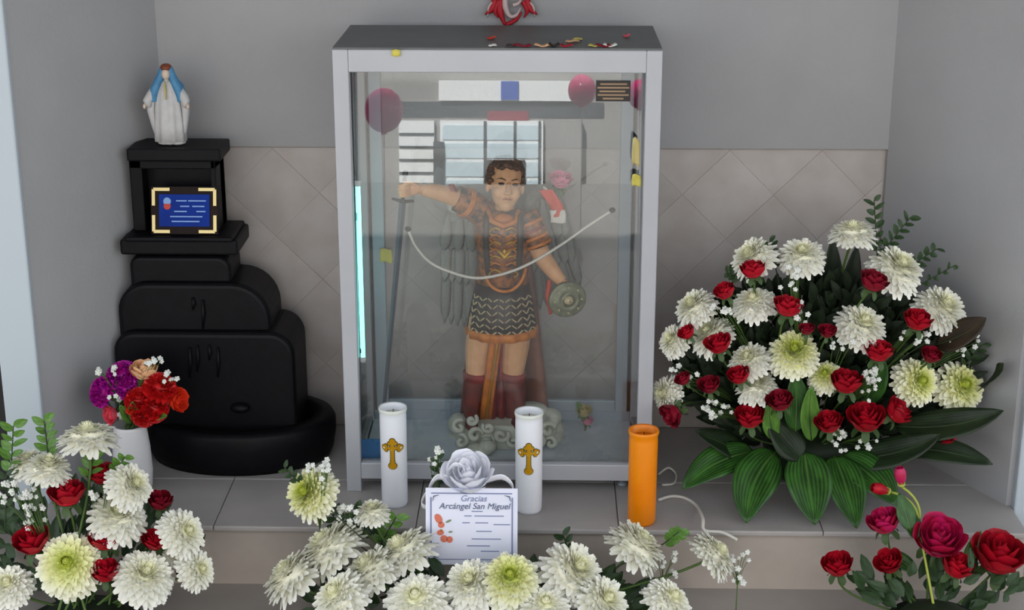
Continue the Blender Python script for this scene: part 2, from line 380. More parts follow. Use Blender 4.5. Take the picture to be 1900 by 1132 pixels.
fpm = MB(); fpm.box((gx0, GY, zr1), (gx1, GY + 0.004, zr1 + (zt - zr1 + 0.004) / math.cos(LEAN)), Matrix.Rotation(-LEAN, 3, 'X'), Vector((0, GY, zr1)))
fpo = part('glass_pane', fpm, M['glass'], case, False); fpo['label'] = 'clear front pane mirroring the street'
pane((CX0 + 0.013, YC0 + 0.03, zr1), (CX0 + 0.017, YC1 - 0.03, zt))
pane((CX1 - 0.017, YC0 + 0.03, zr1), (CX1 - 0.013, YC1 - 0.03, zt))
# two sliding back doors
bm0, bm1 = CX0 + pw + 0.002, CX1 - pw - 0.002
for s in (0, 1):
    x0 = bm0 if s == 0 else bm1 - 0.034
    part('gap_strip', MB().box((x0 + (0.0 if s == 0 else 0.028), YC1 - 0.036, zr1 + 0.015), (x0 + (0.006 if s == 0 else 0.034), YC1 - 0.031, zt)), M['dull_black'], case, False)  # dark strip coloured as the shaded gap between post and stile
    part('door_stile', MB().box((x0 + (0.006 if s == 0 else 0.0), YC1 - 0.04, zr1 + 0.015), (x0 + (0.034 if s == 0 else 0.028), YC1 - 0.022, zt)), M['alu2'], case, False, 0.002)
part('door_rail', MB().box((bm0 + 0.034, YC1 - 0.038, zr1 + 0.015), (bm1 - 0.034, YC1 - 0.024, zr1 + 0.042)), M['alu2'], case, False, 0.002)
part('door_rail', MB().box((bm0 + 0.034, YC1 - 0.038, zt - 0.03), (bm1 - 0.034, YC1 - 0.024, zt)), M['alu2'], case, False, 0.002)
pane((bm0 + 0.034, YC1 - 0.033, zr1 + 0.04), (bm1 - 0.034, YC1 - 0.029, zt - 0.028))
for x in (at(745, 900, YC0 + 0.2).x, at(1155, 900, YC0 + 0.03).x):
    part('foot', MB().loft([(x, YC0 + 0.05, LZ, 0.012, 0.012), (x, YC0 + 0.05, LZ + 0.006, 0.012, 0.012), (x, YC0 + 0.05, LZ + 0.008, 0.005, 0.005), (x, YC0 + 0.05, zr0 + 0.014, 0.005, 0.005)], 10), M['alu2'], case)
CF = zr1 - 0.012        # inner floor of the case

# lit tube in the left corner
def tube_light(px, y0, y1, Y, label, r):
    a, b = at(px, y0, Y), at(px, y1, Y); b.x = a.x
    t = thing('tube_light', label, 'lamp', (a.x, Y, b.z))
    part('tube', MB().tube([a, b], r, 12), M['tube'], t)
    part('end_cap', MB().tube([a, a + Vector((0, 0, 0.012))], r * 1.25, 12), M['white'], t)
    part('end_cap', MB().tube([b, b - Vector((0, 0, 0.012))], r * 1.25, 12), M['white'], t)
    part('clip', MB().box((CX0 + 0.018, Y - 0.006, a.z - 0.075), (a.x - r * 0.6, Y + 0.006, a.z - 0.058)), M['dull_black'], t, False)
    part('clip', MB().box((CX0 + 0.018, Y - 0.006, b.z + 0.01), (a.x - r * 0.6, Y + 0.006, b.z + 0.02)), M['dull_black'], t, False)
tube_light(664, 345, 662, YC0 + 0.078, 'lit cyan white tube lamp upright in left corner of the case', 0.0052)

# ------------------------------------------------------------------ black stone fountain with the plaque and the small statue
def rrect(x0, x1, z0, z1, r_tl, r_tr, n=8):
    p = [(x0, z0), (x1, z0)]
    for k in range(n + 1):
        a = math.pi / 2 * k / n
        p.append((x1 - r_tr + r_tr * math.cos(a), z1 - r_tr + r_tr * math.sin(a)))
    for k in range(n + 1):
        a = math.pi / 2 + math.pi / 2 * k / n
        p.append((x0 + r_tl + r_tl * math.cos(a), z1 - r_tl + r_tl * math.sin(a)))
    return p
def wall_x(y): t = (YB - y) / (YB - LW[1][1]); return LW[0][0] + (LW[1][0] - LW[0][0]) * t
fx = (at(400, 800, 3.44).x)
fountain = thing('stone_fountain', 'black stepped stone fountain with a wide oval basin left of the case', 'fountain', (fx, 3.45, LZ))
YF = 3.455
def X(px, py, y): return max(at(px, py, y).x, wall_x(y) + 0.012)
def Z(py, y, px=340): return at(px, py, y).z
bx1 = at(622, 800, 3.45).x; bx0 = wall_x(3.47) + 0.02
bcx, brx = (bx0 + bx1) / 2, (bx1 - bx0) / 2; byc, bry = 3.465, 0.15
zb = LZ + 0.10
basin = MB().loft([(bcx, byc, LZ, brx * 0.93, bry * 0.93), (bcx, byc, LZ + 0.02, brx * 0.97, bry * 0.97), (bcx, byc, LZ + 0.06, brx, bry), (bcx, byc, zb - 0.012, brx, bry), (bcx, byc, zb, brx * 0.97, bry * 0.96),
                   (bcx, byc, zb, brx * 0.80, bry * 0.76), (bcx, byc, zb - 0.03, brx * 0.74, bry * 0.70), (bcx, byc, zb - 0.045, brx * 0.6, bry * 0.5)], 48)
part('basin', basin, M['black'], fountain, True)
yB, yA, yC, yS = 3.392, 3.415, 3.435, 3.420
part('tier', MB().prism(rrect(X(188, 660, yB), X(546, 660, yB), LZ + 0.04, Z(617, yB), 0.05, 0.055), yB, 3.575), M['black'], fountain, False, 0.012, 3)
part('tier', MB().prism(rrect(X(205, 580, yA), X(501, 580, yA), LZ + 0.08, Z(526, yA), 0.07, 0.085), yA, 3.578), M['black'], fountain, False, 0.012, 3)
part('column', MB().prism(rrect(X(240, 500, yC), X(428, 500, yC), LZ + 0.2, Z(476, yC), 0.025, 0.03), yC, 3.56), M['black'], fountain, False, 0.01, 3)
zs0, zs1 = Z(474, yS), Z(440, yS)
part('shelf_slab', MB().box((X(222, 455, yS), yS, zs0), (at(440, 455, yS).x, 3.57, zs1 - 0.008)).box((X(230, 440, yS), yS - 0.004, zs1 - 0.012), (at(432, 440, yS).x, 3.57, zs1)), M['black'], fountain, False, 0.005)
yH = 3.465; zh0, zh1 = zs1, Z(298, yH)
hx0, hx1 = X(243, 360, yH), at(402, 360, yH).x
part('niche', MB().box((hx0, yH, zh0), (hx0 + 0.028, 3.565, zh1)).box((hx1 - 0.012, yH, zh0), (hx1, 3.565, zh1)).box((hx0, yH + 0.05, zh0), (hx1, 3.565, zh1)).box((hx0, yH, zh1 - 0.02), (hx1, 3.565, zh1)), M['black'], fountain, False, 0.003)
part('cap_slab', MB().box((X(235, 290, yH - 0.01), yH - 0.012, zh1), (at(409, 290, yH - 0.01).x, 3.57, zh1 + 0.028)), M['black'], fountain, False, 0.004)
for k, (px, p0, p1, yy) in enumerate([(358, 552, 575, yA), (376, 556, 610, yA), (366, 640, 690, yB), (388, 640, 668, yB), (404, 644, 700, yB), (352, 645, 700, yB)]):
    a, b = at(px, p0, yy - 0.002), at(px, p1, yy - 0.002)
    part('water_groove', MB().tube([a, (a + b) / 2 + Vector((0.002, -0.002, 0)), b], [0.003, 0.0045, 0.002], 8), M['black'], fountain)
part('spout', MB().ell(at(446, 757, 3.385), (0.022, 0.014, 0.012)), M['black'], fountain)
ZCAP = zh1 + 0.028

# framed plaque leaning in the niche
def plaque(pc, wx, hz, tilt):
    rot = Matrix.Rotation(R(-tilt), 3, 'X'); base = pc
    t = thing('framed_plaque', 'blue framed plaque with gold corners leaning on the black fountain', 'plaque', base)
    def bx(name, a, b, m, par=None):
        return part(name, MB().box((base.x + a[0], base.y + a[1], base.z + a[2]), (base.x + b[0], base.y + b[1], base.z + b[2]), rot, base), m, par or t, False)
    bx('frame', (-wx / 2, 0, 0), (wx / 2, 0.008, hz), M['plaqueframe'])
    pl = bx('plate', (-wx / 2 + 0.018, -0.002, 0.017), (wx / 2 - 0.018, 0.001, hz - 0.017), M['plaqueblue'])
    for sx in (-1, 1):
        for sz in (0, 1):
            x0 = sx * (wx / 2 - 0.006); z0 = 0.006 if sz == 0 else hz - 0.006
            L1 = 0.036; dz = 1 if sz == 0 else -1
            m = MB()
            m.box((base.x + min(x0, x0 - sx * L1), base.y - 0.004, base.z + z0 - 0.0035), (base.x + max(x0, x0 - sx * L1), base.y, base.z + z0 + 0.0035), rot, base)
            m.box((base.x + x0 - 0.0035, base.y - 0.004, base.z + min(z0, z0 + dz * L1)), (base.x + x0 + 0.0035, base.y, base.z + max(z0, z0 + dz * L1)), rot, base)
            part('gold_corner', m, M['goldcorner'], t, False)
    for (u0, u1, v) in [(0.34, 0.55, 0.80), (0.58, 0.93, 0.80), (0.42, 0.6, 0.63), (0.66, 0.9, 0.63), (0.30, 0.55, 0.47), (0.74, 0.92, 0.47), (0.22, 0.86, 0.31), (0.25, 0.8, 0.16)]:
        pw_, ph_ = wx - 0.036, hz - 0.034
        bx('print_line', (-pw_ / 2 + u0 * pw_, -0.0028, 0.017 + v * ph_ - 0.0014), (-pw_ / 2 + u1 * pw_, -0.0018, 0.017 + v * ph_ + 0.0014), M['plaqueink'], pl)
    for (u, v, r, mm) in [(0.16, 0.78, 0.009, M['plaqueink']), (0.16, 0.64, 0.0085, M['red'])]:
        c = Vector((base.x - wx / 2 + 0.018 + u * (wx - 0.036), base.y - 0.002, base.z + 0.017 + v * (hz - 0.034)))
        part('emblem', MB().ell(base + rot @ (c - base), (r, 0.001, r), rot), mm, pl)
p0 = at(342, 424, 3.44); p0.z = zs1 + 0.001
plaque(p0, size(p0, 124), size(p0, 88), 14)

# small statue on the cap
def virgin(px, py, hpx):
    b = at(px, py, 3.50); b.z = ZCAP; h = size(b, hpx) / 0.97
    t = thing('figurine', 'small white and blue robed figurine on top of the black fountain', 'statue', b)
    def P(x, y, z): return b + Vector((x * h, y * h, z * h))
    def ring(x, y, z, rx, ry): p = P(x, y, z); return (p.x, p.y, p.z, rx * h, ry * h)
    part('base', MB().ell(P(-0.06, 0, 0.035), (0.10 * h, 0.1 * h, 0.036 * h)).ell(P(0.09, 0, 0.035), (0.10 * h, 0.1 * h, 0.036 * h)).ell(P(0.0, -0.04, 0.045), (0.09 * h, 0.08 * h, 0.04 * h)), M['robe'], t)
    pl = lambda a, k: 1 + 0.09 * (1 - k) * math.sin(a * 9)
    part('robe', MB().loft([ring(0, 0, 0.05, 0.19, 0.13), ring(0, 0, 0.25, 0.185, 0.12), ring(0, 0, 0.5, 0.165, 0.10), ring(0, 0, 0.68, 0.14, 0.085), ring(0, 0, 0.77, 0.09, 0.06), ring(0, 0, 0.80, 0.04, 0.04)], 48, pl), M['robe'], t)
    part('mantle', MB().loft([ring(0, 0.045, 0.52, 0.20, 0.10), ring(0, 0.04, 0.62, 0.225, 0.10), ring(0, 0.035, 0.74, 0.19, 0.09), ring(0, 0.03, 0.83, 0.11, 0.08), ring(0, 0.02, 0.92, 0.085, 0.08), ring(0, 0.01, 0.965, 0.05, 0.05)], 32, lambda a, k: 1 - (0.42 if math.sin(a) < -0.35 and k < 0.9 else 0.0) * min(1, (-math.sin(a) - 0.35) * 2.2)), M['veil'], t)
    for s in (-1, 1):
        part('sleeve', MB().tube([P(s * 0.13, -0.01, 0.72), P(s * 0.20, -0.05, 0.62), P(s * 0.235, -0.09, 0.56), P(s * 0.22, -0.08, 0.48)], [0.05 * h, 0.055 * h, 0.055 * h, 0.03 * h], 10), M['robe'], t)
        part('veil_fold', MB().tube(spline([P(s * 0.035, 0.01, 0.95), P(s * 0.065, 0.0, 0.86), P(s * 0.11, -0.02, 0.76), P(s * 0.165, -0.035, 0.64), P(s * 0.185, -0.03, 0.56)], 4), [0.045 * h + 0.0014 * h * k for k in range(17)], 12), M['veil'], t)
        part('mantle_fall', MB().tube(spline([P(s * 0.19, 0.0, 0.62), P(s * 0.215, -0.02, 0.48), P(s * 0.20, -0.01, 0.32), P(s * 0.17, 0.0, 0.14)], 4), [0.065 * h - 0.003 * h * k for k in range(13)], 10), M['robe'], t)
        part('hand', MB().ell(P(s * 0.265, -0.12, 0.50), (0.02 * h, 0.03 * h, 0.035 * h)), M['face'], t)
    part('head', MB().ell(P(0, -0.03, 0.88), (0.052 * h, 0.06 * h, 0.07 * h)).tube([P(0, -0.01, 0.78), P(0, -0.02, 0.86)], 0.03 * h), M['face'], t)
    part('crown', MB().loft([ring(0, 0.0, 0.93, 0.062, 0.066), ring(0, 0, 0.955, 0.07, 0.072), ring(0, 0, 0.985, 0.06, 0.06), ring(0, 0, 1.0, 0.03, 0.03)], 16, lambda a, k: 1 + 0.12 * k * math.sin(a * 8)), M['crown'], t)
    part('sash', MB().tube([P(-0.005, -0.10, 0.80), P(0.0, -0.112, 0.70), P(0.005, -0.125, 0.58)], [0.02 * h, 0.035 * h, 0.015 * h], 8, 0.4), M['sash'], t)
virgin(318, 278, 146)

# ------------------------------------------------------------------ winged statue in the case
YS = YC0 + 0.165
def S(px, py, d=0.0): return at(px, py, YS + d)
s0 = S(936, 780); ps = size(s0, 1.0)          # metres per picture pixel at the statue
base_z = CF
angel = thing('winged_statue', 'winged statue in painted armour with sword and round shield inside the case', 'statue', (S(936, 800).x, YS, base_z))
# body: head, neck, arms with hands, legs -> one continuous surface
body = MB()
hc = S(938, 343, -0.01); hr = Matrix.Rotation(R(10), 3, 'Z') @ Matrix.Rotation(R(6), 3, 'Y') @ Matrix.Rotation(R(-14), 3, 'X')
def HP(x, y, z): return hc + hr @ (Vector((x, y, z)) * 0.001)
def hell(c, r, seg=16, rings=10): body.ell(HP(*c), [k * 0.001 for k in r], hr, seg, rings)
hell((0, 4, 14), (37, 44, 44)); hell((0, -8, -14), (31, 30, 40)); hell((0, -20, -44), (16, 16, 14)); hell((0, -12, -34), (23, 22, 20))
for s in (-1, 1):
    hell((s * 17, -26, -18), (12, 10, 14)); hell((s * 38, 6, -6), (5, 9, 13)); hell((s * 15, -33, 8), (13, 6, 5))
body.tube([HP(0, -36, 4), HP(0, -43, -8), HP(0, -47, -16)], [0.004, 0.0055, 0.0075], 10); hell((0, -41, -19), (9, 6, 4))
hell((0, -35, -30), (11, 5, 3.2)); hell((0, -34, -35), (9, 5, 3.5))
body.tube([S(937, 372, 0.004), S(934, 398, 0.006), S(933, 420, 0.01)], [0.021, 0.022, 0.034], 16)
def limb(pts, rads, seg=14): body.tube(spline(pts, 5), [rads[min(int(k / 5), len(rads) - 1)] * (1 - (k % 5) / 5) + rads[min(int(k / 5) + 1, len(rads) - 1)] * ((k % 5) / 5) for k in range(5 * (len(pts) - 1) + 1)], seg)
# right arm (picture left), raised sideways to the sword
limb([S(895, 392, 0.01), S(868, 378, 0.0), S(842, 366, -0.01), S(812, 357, -0.025), S(782, 352, -0.035)], [0.026, 0.024, 0.020, 0.018, 0.0125])
hR = S(768, 350, -0.038)
body.ell(hR, (0.017, 0.010, 0.015))
# left arm, down and out to the shield
limb([S(976, 402, 0.01), S(992, 436, 0.0), S(1003, 470, -0.005), S(1022, 498, -0.02), S(1043, 523, -0.03)], [0.026, 0.024, 0.021, 0.018, 0.0125])
hL = S(1050, 533, -0.034); body.ell(hL, (0.013, 0.010, 0.016))
# legs
limb([S(900, 590), S(889, 640), S(884, 690), S(877, 735), S(880, 772)], [0.036, 0.031, 0.025, 0.021, 0.015])
limb([S(960, 590), S(957, 640), S(952, 692), S(956, 735), S(958, 772)], [0.036, 0.031, 0.025, 0.021, 0.015])
body.tube([S(932, 420, .01), S(932, 500, .01), S(930, 600, .005)], [0.03, 0.03, 0.035], 16)
# fingers of the sword hand curl round the grip; thumb leaves the side of the palm
sw0 = S(751, 332, -0.048); sw1 = S(713, 748, -0.06); swd = (sw1 - sw0).normalized()
g0 = sw0 + swd * (hR.z - sw0.z) / swd.z
def finger(pts, r): body.tube(spline(pts, 3), [r * (1 - 0.25 * k / (3 * (len(pts) - 1))) for k in range(3 * (len(pts) - 1) + 1)], 8)
for k in range(4):
    z = 0.0115 - 0.0077 * k; f = (0.92, 1.0, 0.95, 0.8)[k]
    finger([hR + Vector((-0.006, -0.002, z)), g0 + Vector((0.004, -0.010 * f, z)), g0 + Vector((-0.009 * f, -0.007, z - 0.001)), g0 + Vector((-0.008 * f, 0.006 * f, z - 0.002))], 0.0042)
finger([hR + Vector((0.004, -0.006, 0.010)), hR + Vector((-0.004, -0.012, 0.016)), g0 + Vector((-0.001, -0.009, 0.018))], 0.0045)
for k in range(4):
    o = Vector((0.010 - 0.0068 * k, 0, 0)); f = (0.9, 1.0, 0.93, 0.75)[k]
    finger([hL + o + Vector((0, 0, -0.008)), hL + o + Vector((0.003, -0.007, -0.020 * f)), hL + o + Vector((0.004, -0.004, -0.030 * f)), hL + o + Vector((0.003, 0.005, -0.034 * f))], 0.0036)
finger([hL + Vector((-0.009, -0.002, 0.002)), hL + Vector((-0.016, -0.009, -0.008)), hL + Vector((-0.014, -0.012, -0.018))], 0.0039)
fuse('body', body, M['skin'], angel, 0.0019, 4)
for s in (-1, 1):
    part('eye', MB().ell(HP(s * 15, -35.5, 0.5), (0.0068, 0.003, 0.0034), hr), M['eye'], angel)
    part('eyebrow', MB().tube([HP(s * 6, -38, 9), HP(s * 16, -37, 12.5), HP(s * 25, -31, 9)], [0.0012, 0.0019, 0.001], 6), M['brow'], angel)
part('lips', MB().tube([HP(-10, -36, -32), HP(-4, -40.5, -31), HP(0, -41, -32), HP(4, -40.5, -31), HP(10, -36, -32)], [0.0008, 0.0022, 0.0018, 0.0022, 0.0008], 6), M['lip'], angel)
hair = MB(); random.seed(11)
for k in range(150):
    th = math.acos(1 - 1.25 * (k + 0.5) / 150); ph = k * 2.39996
    x, y, z = 38 * math.sin(th) * math.cos(ph), 4 + 45 * math.sin(th) * math.sin(ph), 14 + 45 * math.cos(th)
    if y < -12 and z < 34 and abs(x) < 31: continue
    if y < 6 and z < 2: continue
    hair.ell(HP(x + rnd(-2, 2), y, z + rnd(-1, 2)), (rnd(0.006, 0.009), rnd(0.006, 0.009), rnd(0.005, 0.008)), hr, 8, 6)
fuse('hair', hair, M['hair'], angel, 0.0017, 2)
# cuirass
def SR(px, py, wpx, ry, d=0.008): p = S(px, py, d); return (p.x, p.y, p.z, wpx * ps / 2, ry)
part('cuirass', MB().loft([SR(933, 542, 98, 0.05), SR(933, 520, 92, 0.05), SR(934, 490, 92, 0.052), SR(935, 455, 104, 0.058), SR(935, 425, 108, 0.056), SR(934, 405, 100, 0.048), SR(934, 392, 74, 0.036), SR(934, 386, 50, 0.026)], 40), M['armour'], angel)
part('neck_trim', MB().tube([S(905, 388, -0.022), S(912, 410, -0.044), S(934, 420, -0.052), S(956, 412, -0.044), S(962, 390, -0.022)], [0.005, 0.006, 0.006, 0.006, 0.005], 8), M['orange'], angel)
part('neck_panel', MB().ell(S(934, 408, -0.030), (0.024, 0.014, 0.014)), M['orange'], angel)
for px in (902, 965):
    part('shoulder_strap', MB().tube(spline([S(px + (4 if px < 930 else -4), 388, -0.01), S(px, 410, -0.044), S(px, 460, -0.05), S(px + (4 if px < 930 else -4), 510, -0.043)], 4), 0.007, 8, 0.5), M['armourdark'], angel)
for k in range(7):
    py = 428 + k * 13
    for s in (-1, 1):
        part('armour_scroll', MB().tube(spline([S(934 + s * 4, py, -0.052), S(934 + s * 16, py - 5, -0.050), S(934 + s * 27, py + 3, -0.045), S(934 + s * 20, py + 8, -0.05)], 4), 0.0022, 6), M['orange'] if k % 2 else M['gold'], angel)
part('eagle_emblem', MB().tube([S(920, 462, -0.053), S(930, 470, -0.056), S(936, 478, -0.056), S(943, 470, -0.056), S(952, 460, -0.052)], [0.001, 0.004, 0.006, 0.004, 0.001], 8).ell(S(936, 468, -0.056), (0.005, 0.004, 0.008)), M['gold'], angel)
part('belt_cord', MB().tube(spline([S(899, 500, -0.036), S(905, 522, -0.046), S(918, 536, -0.052), S(936, 541, -0.054), S(954, 536, -0.052), S(968, 520, -0.046), S(976, 498, -0.036)], 4), 0.0036, 8), M['orange'], angel)
# sleeves
def sleeve(pts, rads, m, name='sleeve'): part(name, MB().tube(spline(pts, 4), [rads[0] + (rads[1] - rads[0]) * k / (4 * (len(pts) - 1)) for k in range(4 * (len(pts) - 1) + 1)], 16), m, angel)
sleeve([S(900, 396, 0.012), S(874, 380, 0.0), S(846, 368, -0.01)], (0.034, 0.029), M['armour'])
sleeve([S(972, 400, 0.012), S(990, 432, 0.0), S(999, 458, -0.005)], (0.034, 0.028), M['armour'])
for k, (a, b, r) in enumerate([((868, 377), (861, 374), 0.034), ((852, 371), (846, 368), 0.031)]):
    sleeve([S(*a, -0.002), S(*b, -0.006)], (r, r), M['orange'] if k == 0 else M['whitecloth'], 'sleeve_band')
for k in range(4):
    a, b = S(978 + k * 6.5, 412 + k * 13, 0.005 - 0.003 * k), S(980 + k * 6.5, 417 + k * 13, 0.004 - 0.003 * k)
    sleeve([a, b], (0.0345 - 0.001 * k, 0.0345 - 0.001 * k), M['orange'] if k != 1 else M['maroon'], 'sleeve_band')
part('cuff', MB().tube([S(845, 360, -0.012), S(836, 352, -0.012), S(828, 356, -0.014)], [0.012, 0.017, 0.01], 10), M['maroon'], angel)
# skirt with chevron scales and an orange hem
pleat = lambda a, k: 1 + 0.035 * k * math.sin(a * 14)
sk = [SR(933, 522, 94, 0.050), SR(932, 545, 106, 0.056), SR(931, 580, 118, 0.064), SR(931, 612, 128, 0.070)]
part('skirt', MB().loft(sk[::-1], 56, lambda a, k: pleat(a, 1 - k)), M['armourdark'], angel)
hem = [SR(931, 603, 127, 0.0715), SR(931, 609, 129.5, 0.073), SR(931, 618, 130, 0.073)]
part('hem', MB().loft(hem[::-1], 56, lambda a, k: 1 + 0.035 * math.sin(a * 14)), M['orange'], angel)
chev = MB()
def skirt_pt(a, t):
    i = min(int(t * 3), 2); u = t * 3 - i; r0, r1 = sk[i], sk[i + 1]
    q = [r0[k] + (r1[k] - r0[k]) * u for k in range(5)]; kk = pleat(a, t) * 1.015
    return Vector((q[0] + q[3] * kk * math.cos(a), q[1] + q[4] * kk * math.sin(a), q[2]))
for row in range(6):
    t = 0.30 + row * 0.115
    for c in range(13):
        a = -math.pi / 2 + (c - 6) * 0.20; d = 0.085 * (1 if c % 2 else -1)
        chev.tube([skirt_pt(a - 0.075, t + (0.05 if c % 2 else -0.02)), skirt_pt(a + 0.075, t + (-0.02 if c % 2 else 0.05))], [0.0014, 0.0020], 5)
tag(part('scale_pattern', chev, M['chain'], angel), None, None, kind='stuff')
# cape, drapery between the legs, sash, boots
def sheet(rows, name, m, th=0.003): part(name, MB().grid(rows), m, angel, solid=th)
sheet([[S(936 + (u - 0.5) * wd + (14 * math.sin(u * 22) * 0.25), py, 0.052 + 0.010 * math.sin(u * 19)) for u in [k / 24 for k in range(25)]] for py, wd in ((420, 70), (520, 110), (600, 128), (680, 146), (740, 158), (778, 166))], 'cape', M['cape'])
sheet([[S(930 + (u - 0.5) * wd, py, -0.002 + 0.009 * math.sin(u * 22)) for u in [k / 20 for k in range(21)]] for py, wd in ((600, 58), (660, 52), (720, 50), (778, 54))], 'drapery', M['maroon'])
part('sash', MB().grid([[S(922 - (py - 610) * 0.13 + (u - 0.5) * 22, py, -0.012 - 0.004 * math.sin(u * 6) - 0.02 * (1 - (py - 610) / 170)) for u in [k / 6 for k in range(7)]] for py in (610, 650, 690, 730, 778)]), M['orange'], angel, solid=0.003)
part('sash_edge', MB().tube([S(925, 612, -0.038), S(921, 650, -0.033), S(915, 690, -0.028), S(909, 730, -0.022), S(902, 776, -0.018)], 0.0028, 6), M['gold'], angel)
def boot(pts, rads, toe):
    m = MB().tube(spline(pts, 4), [rads[0] + (rads[1] - rads[0]) * k / (4 * (len(pts) - 1)) for k in range(4 * (len(pts) - 1) + 1)], 16)
    m.ell(toe, (0.017, 0.032, 0.014)); part('boot', m, M['boot'], angel)
boot([S(884, 692), S(877, 735), S(879, 778)], (0.0275, 0.019), S(876, 786, -0.022))
boot([S(952, 696), S(956, 735), S(958, 778)], (0.0275, 0.019), S(960, 786, -0.022))
for px in (884, 953): part('boot_cuff', MB().tube([S(px, 690), S(px - 1, 704)], [0.030, 0.029], 16), M['maroon'], angel)
# sword
side = swd.cross(Vector((0, 1, 0))).normalized(); Ls = (sw1 - sw0).length
bl = MB(); a, b = sw0 + swd * 0.05, sw1
for w, t in ((0.0075, 0.0028),):
    bl.add([a - side * w, a + Vector((0, -t, 0)), a + side * w, a + Vector((0, t, 0)), b - side * w * 0.55, b + Vector((0, -t * 0.6, 0)), b + side * w * 0.55, b + Vector((0, t * 0.6, 0)), b + swd * 0.02],
           [(0, 1, 5, 4), (1, 2, 6, 5), (2, 3, 7, 6), (3, 0, 4, 7), (4, 5, 8), (5, 6, 8), (6, 7, 8), (7, 4, 8), (3, 2, 1, 0)])
sword = link('sword', bl.mesh('sword', False), M['steel'], angel); 
part('guard', MB().tube([sw0 + swd * 0.046 - side * 0.024, sw0 + swd * 0.05, sw0 + swd * 0.046 + side * 0.024], [0.003, 0.0045, 0.003], 8), M['dull_black'], sword)
part('grip', MB().tube([sw0 - swd * 0.006, sw0 + swd * 0.05], 0.0042, 10).ell(sw0 - swd * 0.012, 0.007), M['dull_black'], sword)
# shield
sc = S(1053, 556, -0.045); sn = (CB * 0.86 + CR * 0.30 + CU * -0.25).normalized(); sq = sn.to_track_quat('Z', 'Y').to_matrix()
sr = size(sc, 37)
def disc(prof, seg=36):
    m = MB(); vs = []; fs = []
    for r, z in prof:
        for j in range(seg):
            a = 2 * math.pi * j / seg; vs.append(sc + sq @ Vector((r * sr * math.cos(a), r * sr * math.sin(a) * 0.92, z * sr)))
    for i in range(len(prof) - 1):
        for j in range(seg): fs.append((i * seg + j, (i + 1) * seg + j, (i + 1) * seg + (j + 1) % seg, i * seg + (j + 1) % seg))
    fs.append(tuple((len(prof) - 1) * seg + j for j in range(seg))); fs.append(tuple(seg - 1 - j for j in range(seg)))
    m.add(vs, fs); return m
sh = part('shield', disc([(0.9, -0.14), (1.0, -0.1), (1.0, 0.0), (0.93, 0.07), (0.85, 0.04), (0.6, 0.16), (0.52, 0.2), (0.46, 0.16), (0.24, 0.2)]), M['shield'], angel)
part('boss', disc([(0.24, 0.19), (0.2, 0.3), (0.1, 0.36), (0.02, 0.37)]), M['chain'], sh)
part('rim_rivets', (lambda m: [m.ell(sc + sq @ Vector((0.72 * sr * math.cos(k * 0.785), 0.66 * sr * math.sin(k * 0.785), 0.14 * sr)), 0.0028, None, 8, 6) for k in range(8)] and m)(MB()), M['chain'], sh)
part('shield_lining', MB().tube([S(1019, 520, -0.03), S(1017, 550, -0.032), S(1022, 583, -0.035)], [0.004, 0.007, 0.004], 8), M['redcloth'], angel)
# wings, feather by feather
fm = MB(); rows = []
for i in range(9):
    t = i / 8; w = 0.5 * (math.sin(min(1, t * 1.35 + 0.12) * math.pi * 0.5)) * (1 if t < 0.7 else math.sqrt(max(0.0, 1 - ((t - 0.7) / 0.3) ** 2))) + 0.01
    rows.append([((k / 4 - 0.5) * 2 * w, -0.12 * math.cos((k / 4 - 0.5) * 2.6) + 0.1 * t * t, -t) for k in range(5)])
fm.grid(rows); feather_mesh = fm.mesh('feather'); feather_mesh.materials.append(M['feather'])
def feather(wing, p, Lpx, wpx, ang):
    o = bpy.data.objects.new('feather', feather_mesh); COL.objects.link(o); o.parent = wing
    o.location = p; o.rotation_euler = (0, ang, 0); o.scale = (wpx * ps, 0.03, Lpx * ps / 0.95)
    m = o.modifiers.new('thickness', 'SOLIDIFY'); m.thickness = 0.04
def wing(arch, rowsdef):
    w = part('wing', MB().tube(spline([S(*a) for a in arch], 5), [0.010 + 0.010 * math.sin(math.pi * k / (5 * (len(arch) - 1))) for k in range(5 * (len(arch) - 1) + 1)], 10), M['feather'], angel)
    for n, pa, pb, L0, L1, wpx, a0, a1, d in rowsdef:
        for k in range(n):
            t = k / (n - 1); feather(w, S(pa[0] + (pb[0] - pa[0]) * t, pa[1] + (pb[1] - pa[1]) * t, d + 0.004 * (k % 2)), L0 + (L1 - L0) * t, wpx, R(a0 + (a1 - a0) * t))
wing([(892, 395, 0.06), (870, 392, 0.07), (848, 396, 0.07), (834, 412, 0.07)],
     [(7, (832, 430), (890, 440), 165, 170, 19, 3, -2, 0.085), (6, (832, 408), (888, 410), 110, 120, 20, 4, -2, 0.072), (6, (833, 396), (886, 394), 66, 70, 21, 8, -2, 0.060)])
wing([(975, 392, 0.06), (992, 362, 0.07), (1012, 352, 0.07), (1030, 372, 0.07), (1040, 400, 0.07)],
     [(7, (986, 420), (1042, 410), 150, 120, 19, -6, -16, 0.085), (6, (984, 392), (1040, 392), 110, 92, 20, -4, -14, 0.072), (6, (986, 366), (1036, 378), 70, 60, 21, 0, -12, 0.060)])
